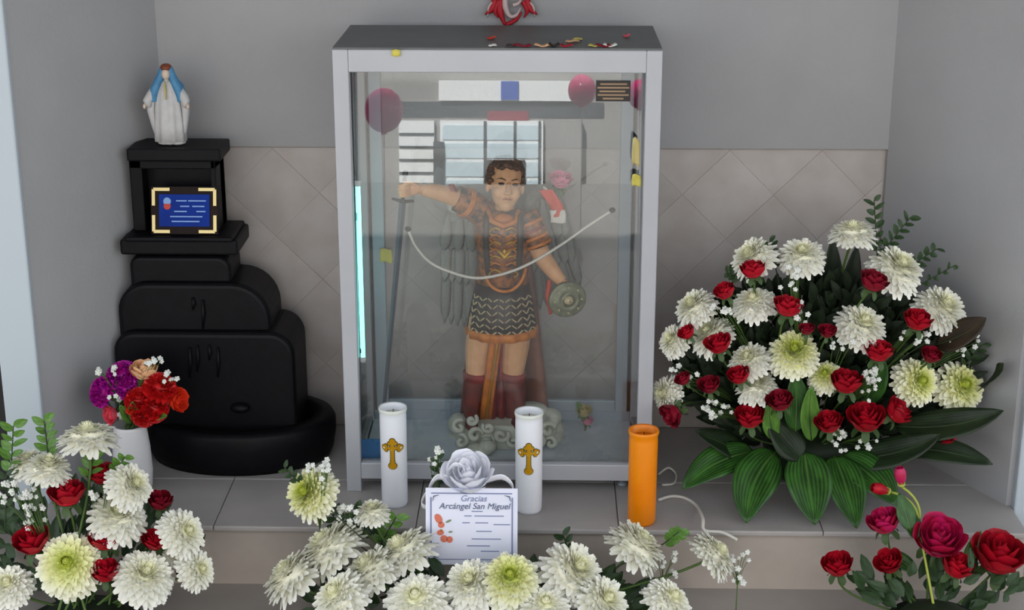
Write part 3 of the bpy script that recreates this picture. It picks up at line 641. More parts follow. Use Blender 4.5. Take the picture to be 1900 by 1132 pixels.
# cloud pedestal with curls
cl = MB(); random.seed(5)
zc = S(936, 840).z
for k in range(16):
    px = 850 + (k % 8) * 25.5; py = 812 - 22 * (k // 8) + rnd(-5, 5)
    cl.ell(S(px, py, rnd(-0.02, 0.05)), (0.024, 0.034, 0.022), None, 12, 8)
cl.loft([(S(938, 800).x, YS + 0.015, base_z, 0.115, 0.075), (S(938, 800).x, YS + 0.015, base_z + 0.03, 0.118, 0.078), (S(938, 800).x, YS + 0.015, base_z + 0.055, 0.10, 0.065)], 28)
cl.ell(S(985, 760, 0.03), (0.04, 0.03, 0.018)); cl.ell(S(1022, 775, 0.03), (0.026, 0.03, 0.022))
ped = fuse('cloud_pedestal', cl, M['cloud'], angel, 0.003, 6)
def curl(px, py, r, s, ph):
    c = S(px, py, -0.072 + abs(px - 938) * 0.00028); n = 26
    pts = [c + Vector((math.cos(ph + s * 7.0 * t) * r * (1 - 0.8 * t), -0.010 * t, math.sin(ph + s * 7.0 * t) * r * (1 - 0.8 * t))) for t in [k / n for k in range(n + 1)]]
    part('curl', MB().tube(pts, [0.0055 * (0.7 + 0.5 * math.sin(math.pi * k / n)) for k in range(n + 1)], 8), M['cloud'], ped)
for (px, py, r, s, ph) in [(852, 790, 0.016, 1, 1), (856, 817, 0.016, -1, 2), (882, 806, 0.017, 1, 0), (905, 818, 0.015, -1, 1), (906, 792, 0.013, 1, 2.5), (930, 806, 0.017, -1, 0.4), (953, 818, 0.016, 1, 2), (975, 804, 0.017, 1, 0.8), (998, 818, 0.016, -1, 1.8), (1016, 796, 0.017, 1, 0.2), (1022, 820, 0.014, -1, 2.8), (876, 778, 0.012, -1, 1)]:
    curl(px, py, r, s, ph)
pf = S(890, 838, -0.085); pf.z = max(pf.z, CF + 0.012)
part('cloud_puff', MB().ell(pf, (0.032, 0.022, 0.014)).ell(pf + Vector((0.018, -0.004, 0.010)), (0.02, 0.016, 0.014)), M['cloud'], angel)

# ------------------------------------------------------------------ small things in and on the case
cb_ = YC0 + 0.068
pts = [at(*p, cb_) for p in ((757, 425), (772, 458), (800, 488), (840, 506), (885, 516), (935, 508), (985, 488), (1040, 455), (1090, 420), (1136, 390))]
cable = thing('hanging_cable', 'white cable sagging across the glass in front of the winged statue', 'cable', pts[0])
part('wire', MB().tube(spline(pts, 5), 0.0032, 8), M['cable'], cable)
e = at(1138, 388, cb_)
for px, py in ((757, 425), (1136, 390)):
    e = at(px, py, cb_); part('end_clip', MB().ell(e, (0.007, 0.006, 0.006)).tube([e + Vector((0, -0.001, 0)), e + Vector((0, -0.0095, 0))], 0.004, 8), M['dull_black'], cable)
# dark plaque on the glass, top right
c = at(1138, 170, GY + 0.046); GP_ = gy(c.z); w2, h2 = size(c, 64) / 2, size(c, 38) / 2
bp = thing('dark_plaque', 'small dark plaque with bronze lettering at top right of the glass', 'plaque', (c.x, c.y, c.z - h2))
part('plate', MB().box((c.x - w2, GP_ - 0.007, c.z - h2), (c.x + w2, GP_ - 0.0035, c.z + h2)), M['bronze'], bp, False)
for k, (u0, u1) in enumerate([(0.12, 0.9), (0.04, 0.96), (0.1, 0.85), (0.05, 0.95), (0.2, 0.8)]):
    z = c.z + h2 - (k + 0.8) * h2 * 2 / 5.6
    part('print_line', MB().box((c.x - w2 + u0 * 2 * w2, GP_ - 0.0078, z - 0.0018), (c.x - w2 + u1 * 2 * w2, GP_ - 0.0068, z + 0.0016)), M['bronzeink'], bp, False)
# blue card, yellow paper, little posy
c = at(687, 846, YC0 + 0.045); w2 = size(c, 29); rot = Matrix.Rotation(R(-14), 3, 'X'); c.z = CF + 0.001
o = part('blue_card', MB().box((c.x - w2, c.y, CF + 0.001), (c.x + w2, c.y + 0.004, CF + 0.047), rot, Vector((c.x, c.y, CF + 0.001))), M['bluecard'], None, False, 0.001)
tag(o, 'plain bright blue card propped in the lower left corner of the case', 'card')
def paper_bit(px, py, Y, w, h, label, m='yellow'):
    c = at(px, py, Y); a, b = size(c, w / 2), size(c, h / 2)
    rows = [[c + Vector((a * (u - 0.5) * 2 * (1 - 0.25 * abs(v - 0.4)), 0.002 + 0.004 * math.sin(u * 3.1) * math.sin(v * 4), b * (v - 0.5) * 2 + 0.15 * b * math.sin(u * 5))) for u in [k / 5 for k in range(6)]] for v in [k / 5 for k in range(6)]]
    o = part('paper_scrap', MB().grid(rows), M[m], None, solid=0.0012); return tag(o, label, 'paper')
paper_bit(716, 475, YC1 - 0.046, 24, 26, 'crumpled yellow paper scrap stuck on the left back post')
paper_bit(1181, 335, YC0 + 0.026, 18, 22, 'yellow paper scrap low on the right glass edge')
paper_bit(1180, 282, YC0 + 0.026, 15, 50, 'narrow pale paper strip high on the right glass edge', 'sash')

# ------------------------------------------------------------------ candles on the ledge
def candle(px, pyb, pyt, wpx, label, orange=False):
    b = atz(px, pyb, LZ); r = size(b, wpx) / 2; top = at(px, pyt, b.y).z; b.z = LZ
    t = thing('glass_candle', label, 'candle', b, 'tall glass candles on the ledge')
    zt_ = top
    cm, wm = (M['candleorange'], M['waxorange']) if orange else (M['candle'], M['wax'])
    part('jar', MB().loft([(b.x, b.y, LZ, r * 0.88, r * 0.88), (b.x, b.y, LZ + 0.006, r * 0.95, r * 0.95), (b.x, b.y, LZ + 0.015, r * 0.96, r * 0.96), (b.x, b.y, zt_ - 0.02, r * 0.98, r * 0.98), (b.x, b.y, zt_ - 0.014, r * 0.95, r * 0.95), (b.x, b.y, zt_ - 0.010, r, r), (b.x, b.y, zt_ - 0.002, r * 1.03, r * 1.03), (b.x, b.y, zt_, r * 0.99, r * 0.99), (b.x, b.y, zt_ - 0.002, r * 0.92, r * 0.92), (b.x, b.y, zt_ - 0.018, r * 0.88, r * 0.88)], 36), cm, t)
    part('rim', MB().loft([(b.x, b.y, zt_ - 0.009, r * 1.005, r * 1.005), (b.x, b.y, zt_ - 0.004, r * 1.05, r * 1.05), (b.x, b.y, zt_ + 0.0005, r * 1.02, r * 1.02), (b.x, b.y, zt_, r * 0.93, r * 0.93)], 36, None, False), cm if orange else M['candleglass'], t)
    part('wax', MB().loft([(b.x, b.y, zt_ - 0.03, r * 0.86, r * 0.86), (b.x, b.y, zt_ - 0.0165, r * 0.875, r * 0.875)], 28), wm, t)
    part('wick', MB().tube([(b.x, b.y, zt_ - 0.017), (b.x + 0.001, b.y, zt_ - 0.005)], 0.001, 6), M['wick'], t)
    if orange: return
    # cross with rounded ends, wrapped round the jar
    hh = zt_ - LZ; cz = LZ + hh * 0.585
    def patch(m, u, v, w, h, rr, el=False):
        n = 10
        if el: poly = [(u + w * math.cos(2 * math.pi * k / 14), v + h * math.sin(2 * math.pi * k / 14)) for k in range(14)]
        else: poly = [(u - w + 2 * w * k / n, v - h) for k in range(n + 1)] + [(u + w - 2 * w * k / n, v + h) for k in range(n + 1)]
        vs = [(b.x + rr * math.sin(x / r), b.y - rr * math.cos(x / r), z) for x, z in poly]
        m.add(vs, [tuple(range(len(vs)))])
    k = r / 0.029
    shapes = [(0, -0.004, 0.0036, 0.034, False), (0, 0.013, 0.017, 0.0034, False), (0, 0.032, 0.0058, 0.0075, True), (-0.0055, 0.026, 0.0042, 0.0045, True), (0.0055, 0.026, 0.0042, 0.0045, True), (-0.0172, 0.013, 0.006, 0.0062, True), (0.0172, 0.013, 0.006, 0.0062, True), (-0.013, 0.019, 0.004, 0.004, True), (0.013, 0.019, 0.004, 0.004, True), (-0.013, 0.007, 0.004, 0.004, True), (0.013, 0.007, 0.004, 0.004, True), (0, -0.036, 0.0085, 0.0085, True), (0, 0.013, 0.0065, 0.0065, True), (0, -0.025, 0.0045, 0.008, True)]
    mo, mg, md = MB(), MB(), MB()
    for q, (u, v, w, h, el) in enumerate(shapes):
        u *= 1.1; v *= .82; h *= .85
        patch(mo, u * k, cz + v * k, w * k + 0.0016, h * k + 0.0016, r * 0.985 + 0.0006 + q * 4e-5, el)
        patch(mg, u * k, cz + v * k, w * k, h * k, r * 0.985 + 0.0013 + q * 4e-5, el)
    for (u, v) in ((-0.018, 0.0107), (0.018, 0.0107)):
        patch(md, u * k, cz + v * k, 0.0022 * k, 0.0022 * k, r * 0.985 + 0.0021, True)
    em = part('cross_emblem', mg, M['crossgold'], t, False)
    part('cross_outline', mo, M['crossdark'], em, False); part('pale_dot', md, M['candleglass'], em, False)
candle(733, 935, 755, 50, 'white glass candle with a gold cross, the left one near the case')
candle(981, 946, 763, 51, 'white glass candle with a gold cross, the one right beside the card')
candle(1190, 968, 797, 54, 'plain orange glass candle at the right foot of the case', True)

# ------------------------------------------------------------------ flower kinds (shared meshes)
def petal(mb, ang, elev, r0, L, w, curl=0.0, z0=0.0, cup=0.06, tipw=0.5, seg=4):
    ca, sa = math.cos(ang), math.sin(ang); rows = []; x, z = r0, z0; el = elev
    for i in range(seg + 1):
        t = i / seg; ww = w * (0.45 + 0.9 * math.sin(math.pi * min(1, 0.15 + 0.7 * t))) * (1 if t < 0.99 else tipw)
        row = []
        for s in (-1, 0, 1):
            y = s * ww * 0.5; lift = cup * w * (1 if s else 0)
            px_, pz_ = x - math.sin(el) * lift, z + math.cos(el) * lift
            row.append((ca * px_ - sa * y, sa * px_ + ca * y, pz_))
        rows.append(row); el += curl / seg; x += math.cos(el) * L / seg; z += math.sin(el) * L / seg
    mb.grid(rows)
def make_mum(seed, open_=1.0):
    random.seed(seed); m = MB(); hr_ = MB()
    lay = [(26, -8, .20, .82, .21, -22), (27, 6, .20, .80, .21, -22), (27, 18, .18, .77, .20, -24), (26, 30, .16, .72, .195, -30), (24, 42, .14, .65, .185, -36), (22, 53, .12, .56, .175, -42), (18, 63, .09, .48, .16, -46), (14, 72, .07, .41, .145, -44), (10, 80, .05, .36, .12, -30)]
    for li, (n, el, r0, L, w, cu) in enumerate(lay):
        for k in range(n):
            petal(m, 2 * math.pi * (k + 0.5 * (li % 2)) / n + rnd(-.06, .06), R(el * open_ + rnd(-7, 7)), r0, L * rnd(.9, 1.08), w * rnd(.9, 1.1), R(cu), 0.012 * li, 0.12, 0.6)
    for li, (n, el, L) in enumerate([(9, 74, .24), (7, 80, .25), (5, 86, .25)]):
        for k in range(n): petal(hr_, 2 * math.pi * (k + .4 * li) / n, R(el), .05 * (3 - li), L, .08, R(30), 0.18, 0.25, 0.6)
    hr_.ell((0, 0, .30), (.13, .13, .12), None, 12, 7)
    m.ell((0, 0, .08), (.62, .62, .20), None, 20, 8)
    for q in (m, hr_): q.v = [Vector((v.x, v.y, v.z * (1.5 if v.z > 0 else 1.1))) for v in q.v]
    return m, hr_
MUM = []
for s in range(3):
    a, b = make_mum(20 + s, (1.0, 0.85, 1.12)[s]); MUM.append((a.mesh('petals'), b.mesh('heart')))
MUMM = {}
for i, (a, b) in enumerate(MUM):
    for key, pm, hm in (('A', 'mumA', 'mumheartpale'), ('B', 'mumB', 'mumheart')):
        a2, b2 = a.copy(), b.copy(); a2.materials.append(M[pm]); b2.materials.append(M[hm]); MUMM[(i, key)] = (a2, b2)
calyx_mesh = MB().loft([(0, 0, -.16, .05, .05), (0, 0, -.12, .12, .12), (0, 0, -.04, .26, .26), (0, 0, .05, .34, .34)], 14).mesh('calyx'); calyx_mesh.materials.append(M['calyx'])
def make_rose(seed, open_=1.0):
    random.seed(seed); m = MB()
    lay = [(3, .17, 1.12, 1.5, -.05), (4, .34, 1.14, 1.15, .0), (5, .52, 1.12, .95, .02), (5, .70, 1.06, .85, .05), (6, .86, .94, .75, .12)]
    for li, (n, rr, hh, wd, fl_) in enumerate(lay):
        for k in range(n):
            a0 = 2 * math.pi * (k + .37 * li) / n + rnd(-.12, .12); h_ = hh * rnd(.93, 1.05); f_ = fl_ * open_ * rnd(.7, 1.3)
            rows = []
            for i in range(6):
                v = i / 5; row = []
                for j in range(7):
                    u = j / 6 * 2 - 1
                    r_ = rr * (.30 + .70 * math.sin(min(1.0, v * 1.15 + .1) * math.pi / 2)) * (1 + .05 * u) + f_ * max(0, v - .55) ** 1.5 * 2.2
                    a = a0 + u * wd * (.55 + .45 * math.sin(math.pi * min(1, v * .8 + .2)))
                    z = v * h_ - (u * u) * .13 * v * h_ + .025 * math.sin(u * 5 + li) - (f_ * .35 if v > .9 else 0)
                    row.append((r_ * math.cos(a), r_ * math.sin(a), z - .45))
                rows.append(row)
            m.grid(rows)
    m.ell((0, 0, .0), (.3, .3, .42), None, 12, 8); m.ell((0, 0, -.25), (.62, .62, .22), None, 14, 8)
    return m
ROSE = [make_rose(40 + s, (1.0, 1.35, .7)[s]).mesh('petals') for s in range(3)]
def make_bud():
    m = MB()
    for k in range(5):
        rows = [[((.18 + .32 * math.sin(v * 2.6)) * math.cos(k * 1.26 + u + v * .8), (.18 + .32 * math.sin(v * 2.6)) * math.sin(k * 1.26 + u + v * .8), v * 1.6 - .8) for u in [q / 4 * 1.5 for q in range(5)]] for v in [i / 7 for i in range(8)]]
        m.grid(rows)
    m.ell((0, 0, 0), (.33, .33, .75), None, 12, 8); return m
BUD = make_bud().mesh('petals')
def make_carnation(seed):
    random.seed(seed); m = MB()
    for li, (n, el, L) in enumerate([(9, -8, .95), (10, 14, .92), (10, 34, .86), (8, 54, .8), (6, 74, .74)]):
        for k in range(n):
            a = 2 * math.pi * (k + .5 * (li % 2)) / n + rnd(-.1, .1); e_ = R(el + rnd(-6, 6)); rows = []
            for i in range(5):
                v = i / 4; row = []
                for j in range(7):
                    u = j / 6 * 2 - 1; aa = a + u * .42 * (.25 + v); ruf = .09 * v * v * math.sin(u * 9 + k + li)
                    ee = e_ + ruf * 2; r_ = v * L
                    row.append((r_ * math.cos(ee) * math.cos(aa), r_ * math.cos(ee) * math.sin(aa), r_ * math.sin(ee) - .2))
                rows.append(row)
            m.grid(rows)
    m.ell((0, 0, -.1), (.45, .45, .3), None, 12, 8); return m
CARN = [make_carnation(60 + s).mesh('petals') for s in range(2)]
SEPAL = MB()
for k in range(5): petal(SEPAL, 2 * math.pi * k / 5, R(-15), .25, .7, .3, R(-60), -.47, 0.1, 0.15)
SEPAL.loft([(0, 0, -.85, .07, .07), (0, 0, -.7, .2, .2), (0, 0, -.5, .45, .45)], 12); SEPAL = SEPAL.mesh('sepals'); SEPAL.materials.append(M['calyx'])
def colour(me, key, cache={}):
    k = (me.name, key)
    if k not in cache: c = me.copy(); c.materials.clear(); c.materials.append(M[key]); cache[k] = c
    return cache[k]
def facing(a, c):
    s = math.sqrt(max(0, 1 - c * c)); return (CR * (s * math.cos(R(a))) + CU * (s * math.sin(R(a))) + CB * c).normalized()
def head(name, label, cat, group, p, n, r, parts, spin=None):
    q = n.to_track_quat('Z', 'Y') @ Quaternion((0, 0, 1), spin if spin is not None else rnd(0, 6.28))
    t = thing(name, label, cat, p, group, q, r)
    for nm, me in parts: link(nm, me, None, t, True)
    return t
def add_stem(t, p, n, r, foot, rad, m='stem', back=0.14):
    a = p - n * r * back; L = (foot - a).length
    pts = bez(a, a - n * min(0.06, L * 0.25) + Vector((0, min(0.12, L * .6) if foot.y > 3.1 else 0.05, -min(0.03, L * .15))), foot, 9)
    part('stem', MB().tube(pts, rad, 6), M[m], t)
def mum(px, py, dpx, c, a, Y, label, group, foot, kind='A', v=None, stem=True):
    p = at(px, py, Y); n = facing(a, c); r = size(p, dpx) / 2 * 1.07; v = random.randrange(3) if v is None else v
    p = p - n * r * 0.30
    pm, hm = MUMM[(v, kind)]
    t = head('chrysanthemum', label, 'flower', group, p, n, r, [('petals', pm), ('heart', hm), ('calyx', calyx_mesh)])
    if stem: add_stem(t, p, n, r, foot, 0.0028)
    return t
def rose(px, py, rpx, c, a, Y, label, group, foot, key='rose', v=None, nm='rose', meshes=None, stem=True):
    p = at(px, py, Y); n = facing(a, c); r = size(p, rpx * 1.14); ms = meshes or ROSE; v = random.randrange(len(ms)) if v is None else v
    t = head(nm, label, 'flower', group, p, n, r, [('petals', colour(ms[v], key)), ('sepals', SEPAL)])
    if stem: add_stem(t, p, n, r, foot, 0.0024, 'stem', .8)
    return t
def leaf_mesh(pa, pc, pb, w, nrm, fold=0.25, n=14, prof=None):
    pts = bez(pa, pc, pb, n); rows = []
    for i, p in enumerate(pts):
        t = (pts[min(i + 1, n - 1)] - pts[max(i - 1, 0)]).normalized(); s = t.cross(nrm)
        s = s.normalized() if s.length > 1e-4 else CR.copy(); nn = s.cross(t).normalized(); u = i / (n - 1)
        ww = w / 2 * (math.sin(math.pi * u ** 0.8) ** 0.75 if 0 < u < 1 else 0) + 0.0012
        rows.append([p + s * ww * k + nn * fold * ww * abs(k) * (1 + 0.2 * math.sin(u * 13 + k)) for k in (-1, -.66, -.33, 0, .33, .66, 1)])
    return MB().grid(rows, True)
def leaf(A, B, w, Ya, Yb, label, group, m='leaf', sag=0.0, nrm=None, bend=(0, 0), fold=0.22, name='broad_leaf'):
    pa, pb = at(A[0], A[1], Ya), at(B[0], B[1], Yb)
    pb.z = max(pb.z, LZ + 0.004)
    pc = (pa + pb) / 2 + Vector((0, 0, sag)) + CR * size(pa, bend[0]) + CU * size(pa, bend[1])
    t = part(name, leaf_mesh(pa, pc, pb, size(pa, w), nrm or (CB * .8 + Vector((0, 0, .6))).normalized(), fold), M[m], None, solid=0.0008)
    tag(t, label, 'leaf', group)
    part('midrib', MB().tube([p - CB * 0.0002 for p in bez(pa, pc, pb, 10)], [0.0022 - 0.00018 * k for k in range(10)], 5), M['stem'] if m == 'leaf' else M['stemdark'], t)
    return t
def sprig_breath(px, py, rx, ry, Y, n, label, group, foot, fr=0.0052, seed=1):
    random.seed(seed); c = at(px, py, Y)
    t = thing('gypsophila_sprig', label, 'flower', c, group); fm_, sm = MB(), MB()
    hub = c * 0.55 + foot * 0.45
    for k in range(n):
        a = rnd(0, 6.28); q = math.sqrt(rnd(0, 1)); p = c + CR * size(c, rx * q * math.cos(a)) + CU * size(c, ry * q * math.sin(a)) + CB * rnd(-.02, .025)
        nn = (CB + CR * rnd(-.6, .6) + CU * rnd(-.2, .8)).normalized(); rq = nn.to_track_quat('Z', 'Y').to_matrix(); s = fr * rnd(.7, 1.25)
        for j in range(5):
            aa = 2 * math.pi * j / 5; fm_.ell(p + rq @ Vector((math.cos(aa) * s * .62, math.sin(aa) * s * .62, 0)), (s * .48, s * .48, s * .4), rq, 6, 4)
        fm_.ell(p + rq @ Vector((0, 0, s * .2)), s * .42, None, 6, 4)
        sm.tube(bez(p, (p + hub) / 2 + Vector((0, 0.01, 0.01)), hub, 4), 0.0006, 4)
    sm.tube([hub, (hub + foot) / 2, foot], 0.0012, 5)
    tag(part('florets', fm_, M['breath'], t), None, None, kind='stuff'); part('stalks', sm, M['stem'], t)
def sprig_leaves(px0, py0, px1, py1, Y, n, lw, ll, label, group, foot, m='sprig', seed=1, bend=(0, 0)):
    random.seed(seed); a, b = at(px0, py0, Y), at(px1, py1, Y - 0.01)
    pts = bez(a, (a + b) / 2 + CR * size(a, bend[0]) + CU * size(a, bend[1]), b, 2 * n + 2)
    t = thing('leafy_sprig', label, 'foliage', a, group); lm = MB()
    for i in range(1, len(pts)):
        d = (pts[i] - pts[i - 1]).normalized(); s = 1 if i % 2 else -1; sd_ = d.cross(CB).normalized()
        tip = pts[i] + (d * .55 + sd_ * s * .8 + CB * rnd(-.4, .5)).normalized() * size(a, ll) * rnd(.7, 1.1)
        sub = leaf_mesh(pts[i], (pts[i] + tip) / 2 + CB * .003, tip, size(a, lw * rnd(.5, .8)), (CB + CU * rnd(-.5, .8) + CR * rnd(-.5, .5)).normalized(), .2, 6)
        o = lm.add(sub.v, sub.f); lm.uv.update({k + o: v for k, v in sub.uv.items()})
    part('leaflets', lm, M[m], t); part('stalk', MB().tube([foot] + pts, 0.0013, 5), M['stemdark'], t)

# ------------------------------------------------------------------ the big bouquet on the right
FB = Vector((at(1505, 860, 3.36).x, 3.36, LZ + 0.07))
pot = thing('flower_bowl', 'dark green bowl almost hidden under the big bouquet', 'bowl', (FB.x, FB.y, LZ))
part('bowl', MB().loft([(FB.x, FB.y, LZ, .07, .07), (FB.x, FB.y, LZ + .01, .08, .08), (FB.x, FB.y, LZ + .07, .11, .11), (FB.x, FB.y, LZ + .08, .112, .112), (FB.x, FB.y, LZ + .076, .10, .10)], 28), M['pot'], pot)
part('floral_foam', MB().ell((FB.x, FB.y, LZ + .08), (.10, .10, .05)), M['filler'], pot)
def rwall_x(y): t = (YB - y) / (YB - RW[1][1]); return RW[0][0] + (RW[1][0] - RW[0][0]) * t
def YQ(px, py, push=0.0):
    u, v = (px - 1520) / 340, (py - 650) / 300
    y = 3.40 - 0.20 * math.sqrt(max(0.02, 1 - 0.75 * u * u - 0.5 * v * v)) + push
    while at(px, py, y).x > rwall_x(y) - 0.05 and y > 2.9: y -= 0.01
    return y
GB = 'flowers of the big bouquet on the right'
random.seed(3)
MUMS = [
    (1583, 423, 86, .32, 92, 'white chrysanthemum at the very top of the big bouquet', 'A'),
    (1392, 472, 88, .45, 135, 'white chrysanthemum tilted left at the upper left of the bouquet', 'A'),
    (1488, 468, 88, .60, 95, 'white chrysanthemum with yellow heart left of the dark upright leaves', 'A'),
    (1670, 492, 104, .60, 62, 'large white chrysanthemum at the upper right of the bouquet', 'A'),
    (1752, 567, 98, .62, 55, 'white chrysanthemum highest along the right wall', 'A'),
    (1603, 598, 98, .66, 65, 'large cream chrysanthemum right of the bouquet centre', 'A'),
    (1285, 564, 80, .45, 130, 'white chrysanthemum at the upper left edge of the bouquet near the case', 'A'),
    (1397, 555, 82, .55, 110, 'white chrysanthemum below the topmost left red rose', 'A'),
    (1315, 617, 84, .42, 132, 'narrow white chrysanthemum between two red roses on the left', 'A'),
    (1246, 630, 66, .50, 150, 'white chrysanthemum touching the right post of the case', 'A'),
    (1388, 663, 80, .52, 118, 'white chrysanthemum left of the green hearted one in the middle', 'A'),
    (1474, 650, 94, .74, 95, 'round white chrysanthemum with bright green heart in the middle', 'B'),
    (1404, 711, 78, .52, 100, 'white chrysanthemum low on the left above a bright red rose', 'A'),
    (1531, 694, 66, .76, 110, 'small green hearted chrysanthemum behind a red rose', 'B'),
    (1707, 707, 90, .85, 20, 'green hearted chrysanthemum, left of the touching pair on the right', 'B'),
    (1787, 715, 98, .85, 40, 'green hearted chrysanthemum, right of the touching pair by the wall', 'B'),
    (1232, 730, 68, .42, 175, 'white chrysanthemum seen from its side at the lower left edge', 'A'),
]
for (px, py, d, c, a, lab, k) in MUMS:
    mum(px, py, d, c, a, YQ(px, py), lab, GB, FB + Vector((rnd(-.04, .04), rnd(-.03, .03), 0)), k)
ROSES = [
    (1397, 502, 23, .35, 100, 'rose', 'red rose tucked under the upper left chrysanthemum'),
    (1345, 542, 20, .4, 120, 'rose', 'small red rose high on the left side of the bouquet'),
    (1461, 571, 26, .4, 80, 'rose', 'bright red rose under the tiny white blooms left of centre'),
    (1620, 524, 26, .45, 70, 'roseD', 'deep red rose below the large upper right chrysanthemum'),
    (1275, 618, 16, .4, 130, 'rose', 'red rose squeezed between two left edge chrysanthemums'),
    (1333, 640, 24, .45, 110, 'rose', 'red rose below the narrow chrysanthemum on the left'),
    (1702, 596, 26, .5, 80, 'rose', 'red rose left of the chrysanthemum along the right wall'),
    (1630, 654, 26, .4, 85, 'rose', 'red rose under the large cream chrysanthemum'),
    (1535, 616, 16, .6, 90, 'roseD', 'small shaded dark red rose at the bouquet centre'),
    (1497, 612, 14, .5, 100, 'roseD', 'half hidden dark red rose left of the bouquet centre'),
    (1727, 660, 19, .6, 80, 'roseD', 'dark red rose above the touching pair of chrysanthemums'),
    (1371, 698, 21, .5, 110, 'rose', 'red rose showing between two low left chrysanthemums'),
    (1316, 716, 20, .55, 110, 'roseD', 'dark red rose above the low left tiny white blooms'),
    (1248, 768, 23, .3, 215, 'roseD', 'dark red rose drooping at the lower left edge'),
    (1268, 704, 15, .4, 130, 'roseD', 'dark rose behind the side on chrysanthemum at the left edge'),
    (1391, 776, 27, .5, 95, 'rose', 'round bright red rose low on the left of the leaves'),
    (1447, 746, 24, .5, 100, 'roseD', 'purplish dark red rose beside the upright green leaf'),
    (1570, 711, 29, .45, 90, 'rose', 'wide red rose in front of the small chrysanthemum'),
    (1538, 786, 25, .5, 100, 'rose', 'red rose low in the middle above the hanging leaves'),
    (1607, 778, 34, .55, 95, 'rose', 'largest red rose low on the right of the middle'),
    (1664, 765, 27, .4, 40, 'rose', 'red rose to the right of the largest low rose'),
    (1756, 813, 21, .45, 110, 'rose', 'lone red rose lowest by the right wall'),
]
for (px, py, r, c, a, k, lab) in ROSES:
    rose(px, py, r, c, a, YQ(px, py, -0.045), lab, GB, FB + Vector((rnd(-.04, .04), rnd(-.03, .03), 0)), k)
GL = 'leaves of the big bouquet'
for (A, B, w, ya, yb, lab, m, kw) in [
    ((1400, 838), (1266, 908), 62, 3.26, 3.16, 'broad green leaf spreading lowest to the left', 'leaf', dict(bend=(-10, 25))),
    ((1440, 838), (1384, 984), 82, 3.24, 3.10, 'broad green leaf hanging down left of centre', 'leaf', dict(bend=(-26, 15))),
    ((1492, 838), (1512, 974), 86, 3.22, 3.09, 'broad green leaf hanging straight down in the middle', 'leaf', dict(bend=(-2, 10))),
    ((1548, 846), (1588, 1000), 74, 3.23, 3.08, 'broad green leaf hanging over the ledge edge', 'leaf', dict(bend=(2, 15))),
    ((1560, 846), (1662, 938), 74, 3.24, 3.12, 'broad green leaf behind the two rose buds', 'leaf', dict(bend=(12, 14))),
    ((1560, 852), (1745, 806), 62, 3.25, 3.16, 'dark leaf pointing right below the largest rose', 'leafdark', dict(bend=(20, -22))),
    ((1660, 830), (1842, 862), 50, 3.22, 3.14, 'dark leaf reaching lowest to the right wall', 'leafdark', dict(bend=(10, 14))),
    ((1476, 800), (1475, 690), 48, 3.20, 3.19, 'pointed green leaf upright below the green hearted chrysanthemum', 'leaf', dict(bend=(4, 0))),
    ((1506, 818), (1506, 716), 36, 3.20, 3.18, 'light green pointed leaf in the middle of the bouquet', 'leaflight', dict(bend=(-8, 0))),
    ((1438, 815), (1428, 748), 34, 3.20, 3.18, 'short light green leaf beside the purplish rose', 'leaflight', dict(bend=(-8, 0))),
    ((1490, 850), (1425, 775), 70, 3.21, 3.20, 'wide dark leaf under the purplish rose', 'leafdark', dict(bend=(-8, 5))),
    ((1660, 790), (1862, 762), 64, 3.24, 3.14, 'wide dark leaf under the touching pair of chrysanthemums', 'leafdark', dict(bend=(6, -26))),
    ((1735, 640), (1830, 590), 56, 3.23, 3.16, 'brownish dark leaf pointing up along the right wall', 'leafbrown', dict(bend=(10, -10))),
    ((1812, 730), (1862, 674), 46, YQ(1787, 715) + .05, YQ(1860, 674), 'dark pointed leaf right of the touching chrysanthemums', 'leafdark', dict(bend=(4, -8))),
    ((1600, 750), (1642, 670), 46, 3.24, 3.2, 'green leaf right under the rose of the cream chrysanthemum', 'leaf', dict(bend=(6, 0))),
    ((1525, 660), (1508, 448), 44, 3.36, 3.40, 'tall dark blade leaf, left of the upright three', 'leafdark', {}),
    ((1545, 660), (1545, 440), 46, 3.35, 3.38, 'tall dark blade leaf, middle of the upright three', 'leafdark', {}),
    ((1560, 650), (1590, 455), 44, 3.35, 3.38, 'tall dark blade leaf, right of the upright three', 'leafdark', {}),
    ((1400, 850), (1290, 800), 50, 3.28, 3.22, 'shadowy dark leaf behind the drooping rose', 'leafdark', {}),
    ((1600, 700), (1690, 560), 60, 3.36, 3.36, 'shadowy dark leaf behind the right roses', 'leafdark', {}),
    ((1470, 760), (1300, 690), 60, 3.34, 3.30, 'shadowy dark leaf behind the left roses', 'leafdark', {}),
]:
    leaf(A, B, w, ya, yb, lab, GL, m, **kw)
# filler foliage in the heart of the bouquet, its green darkened to imitate shade
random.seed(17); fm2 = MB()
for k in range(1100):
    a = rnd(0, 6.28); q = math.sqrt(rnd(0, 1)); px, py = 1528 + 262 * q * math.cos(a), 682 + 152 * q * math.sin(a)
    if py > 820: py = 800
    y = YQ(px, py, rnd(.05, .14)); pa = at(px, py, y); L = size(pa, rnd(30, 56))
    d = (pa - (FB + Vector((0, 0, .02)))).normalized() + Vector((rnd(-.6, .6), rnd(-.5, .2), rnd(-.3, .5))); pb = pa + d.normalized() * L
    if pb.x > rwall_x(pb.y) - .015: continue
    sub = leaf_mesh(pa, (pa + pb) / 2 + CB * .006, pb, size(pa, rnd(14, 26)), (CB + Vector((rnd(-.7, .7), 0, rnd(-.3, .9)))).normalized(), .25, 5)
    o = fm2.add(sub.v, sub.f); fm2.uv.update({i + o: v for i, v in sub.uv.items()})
tag(part('filler_foliage', fm2, M['filler']), 'dense shade-darkened green filler foliage between the flowers of the big bouquet', 'foliage', kind='stuff')
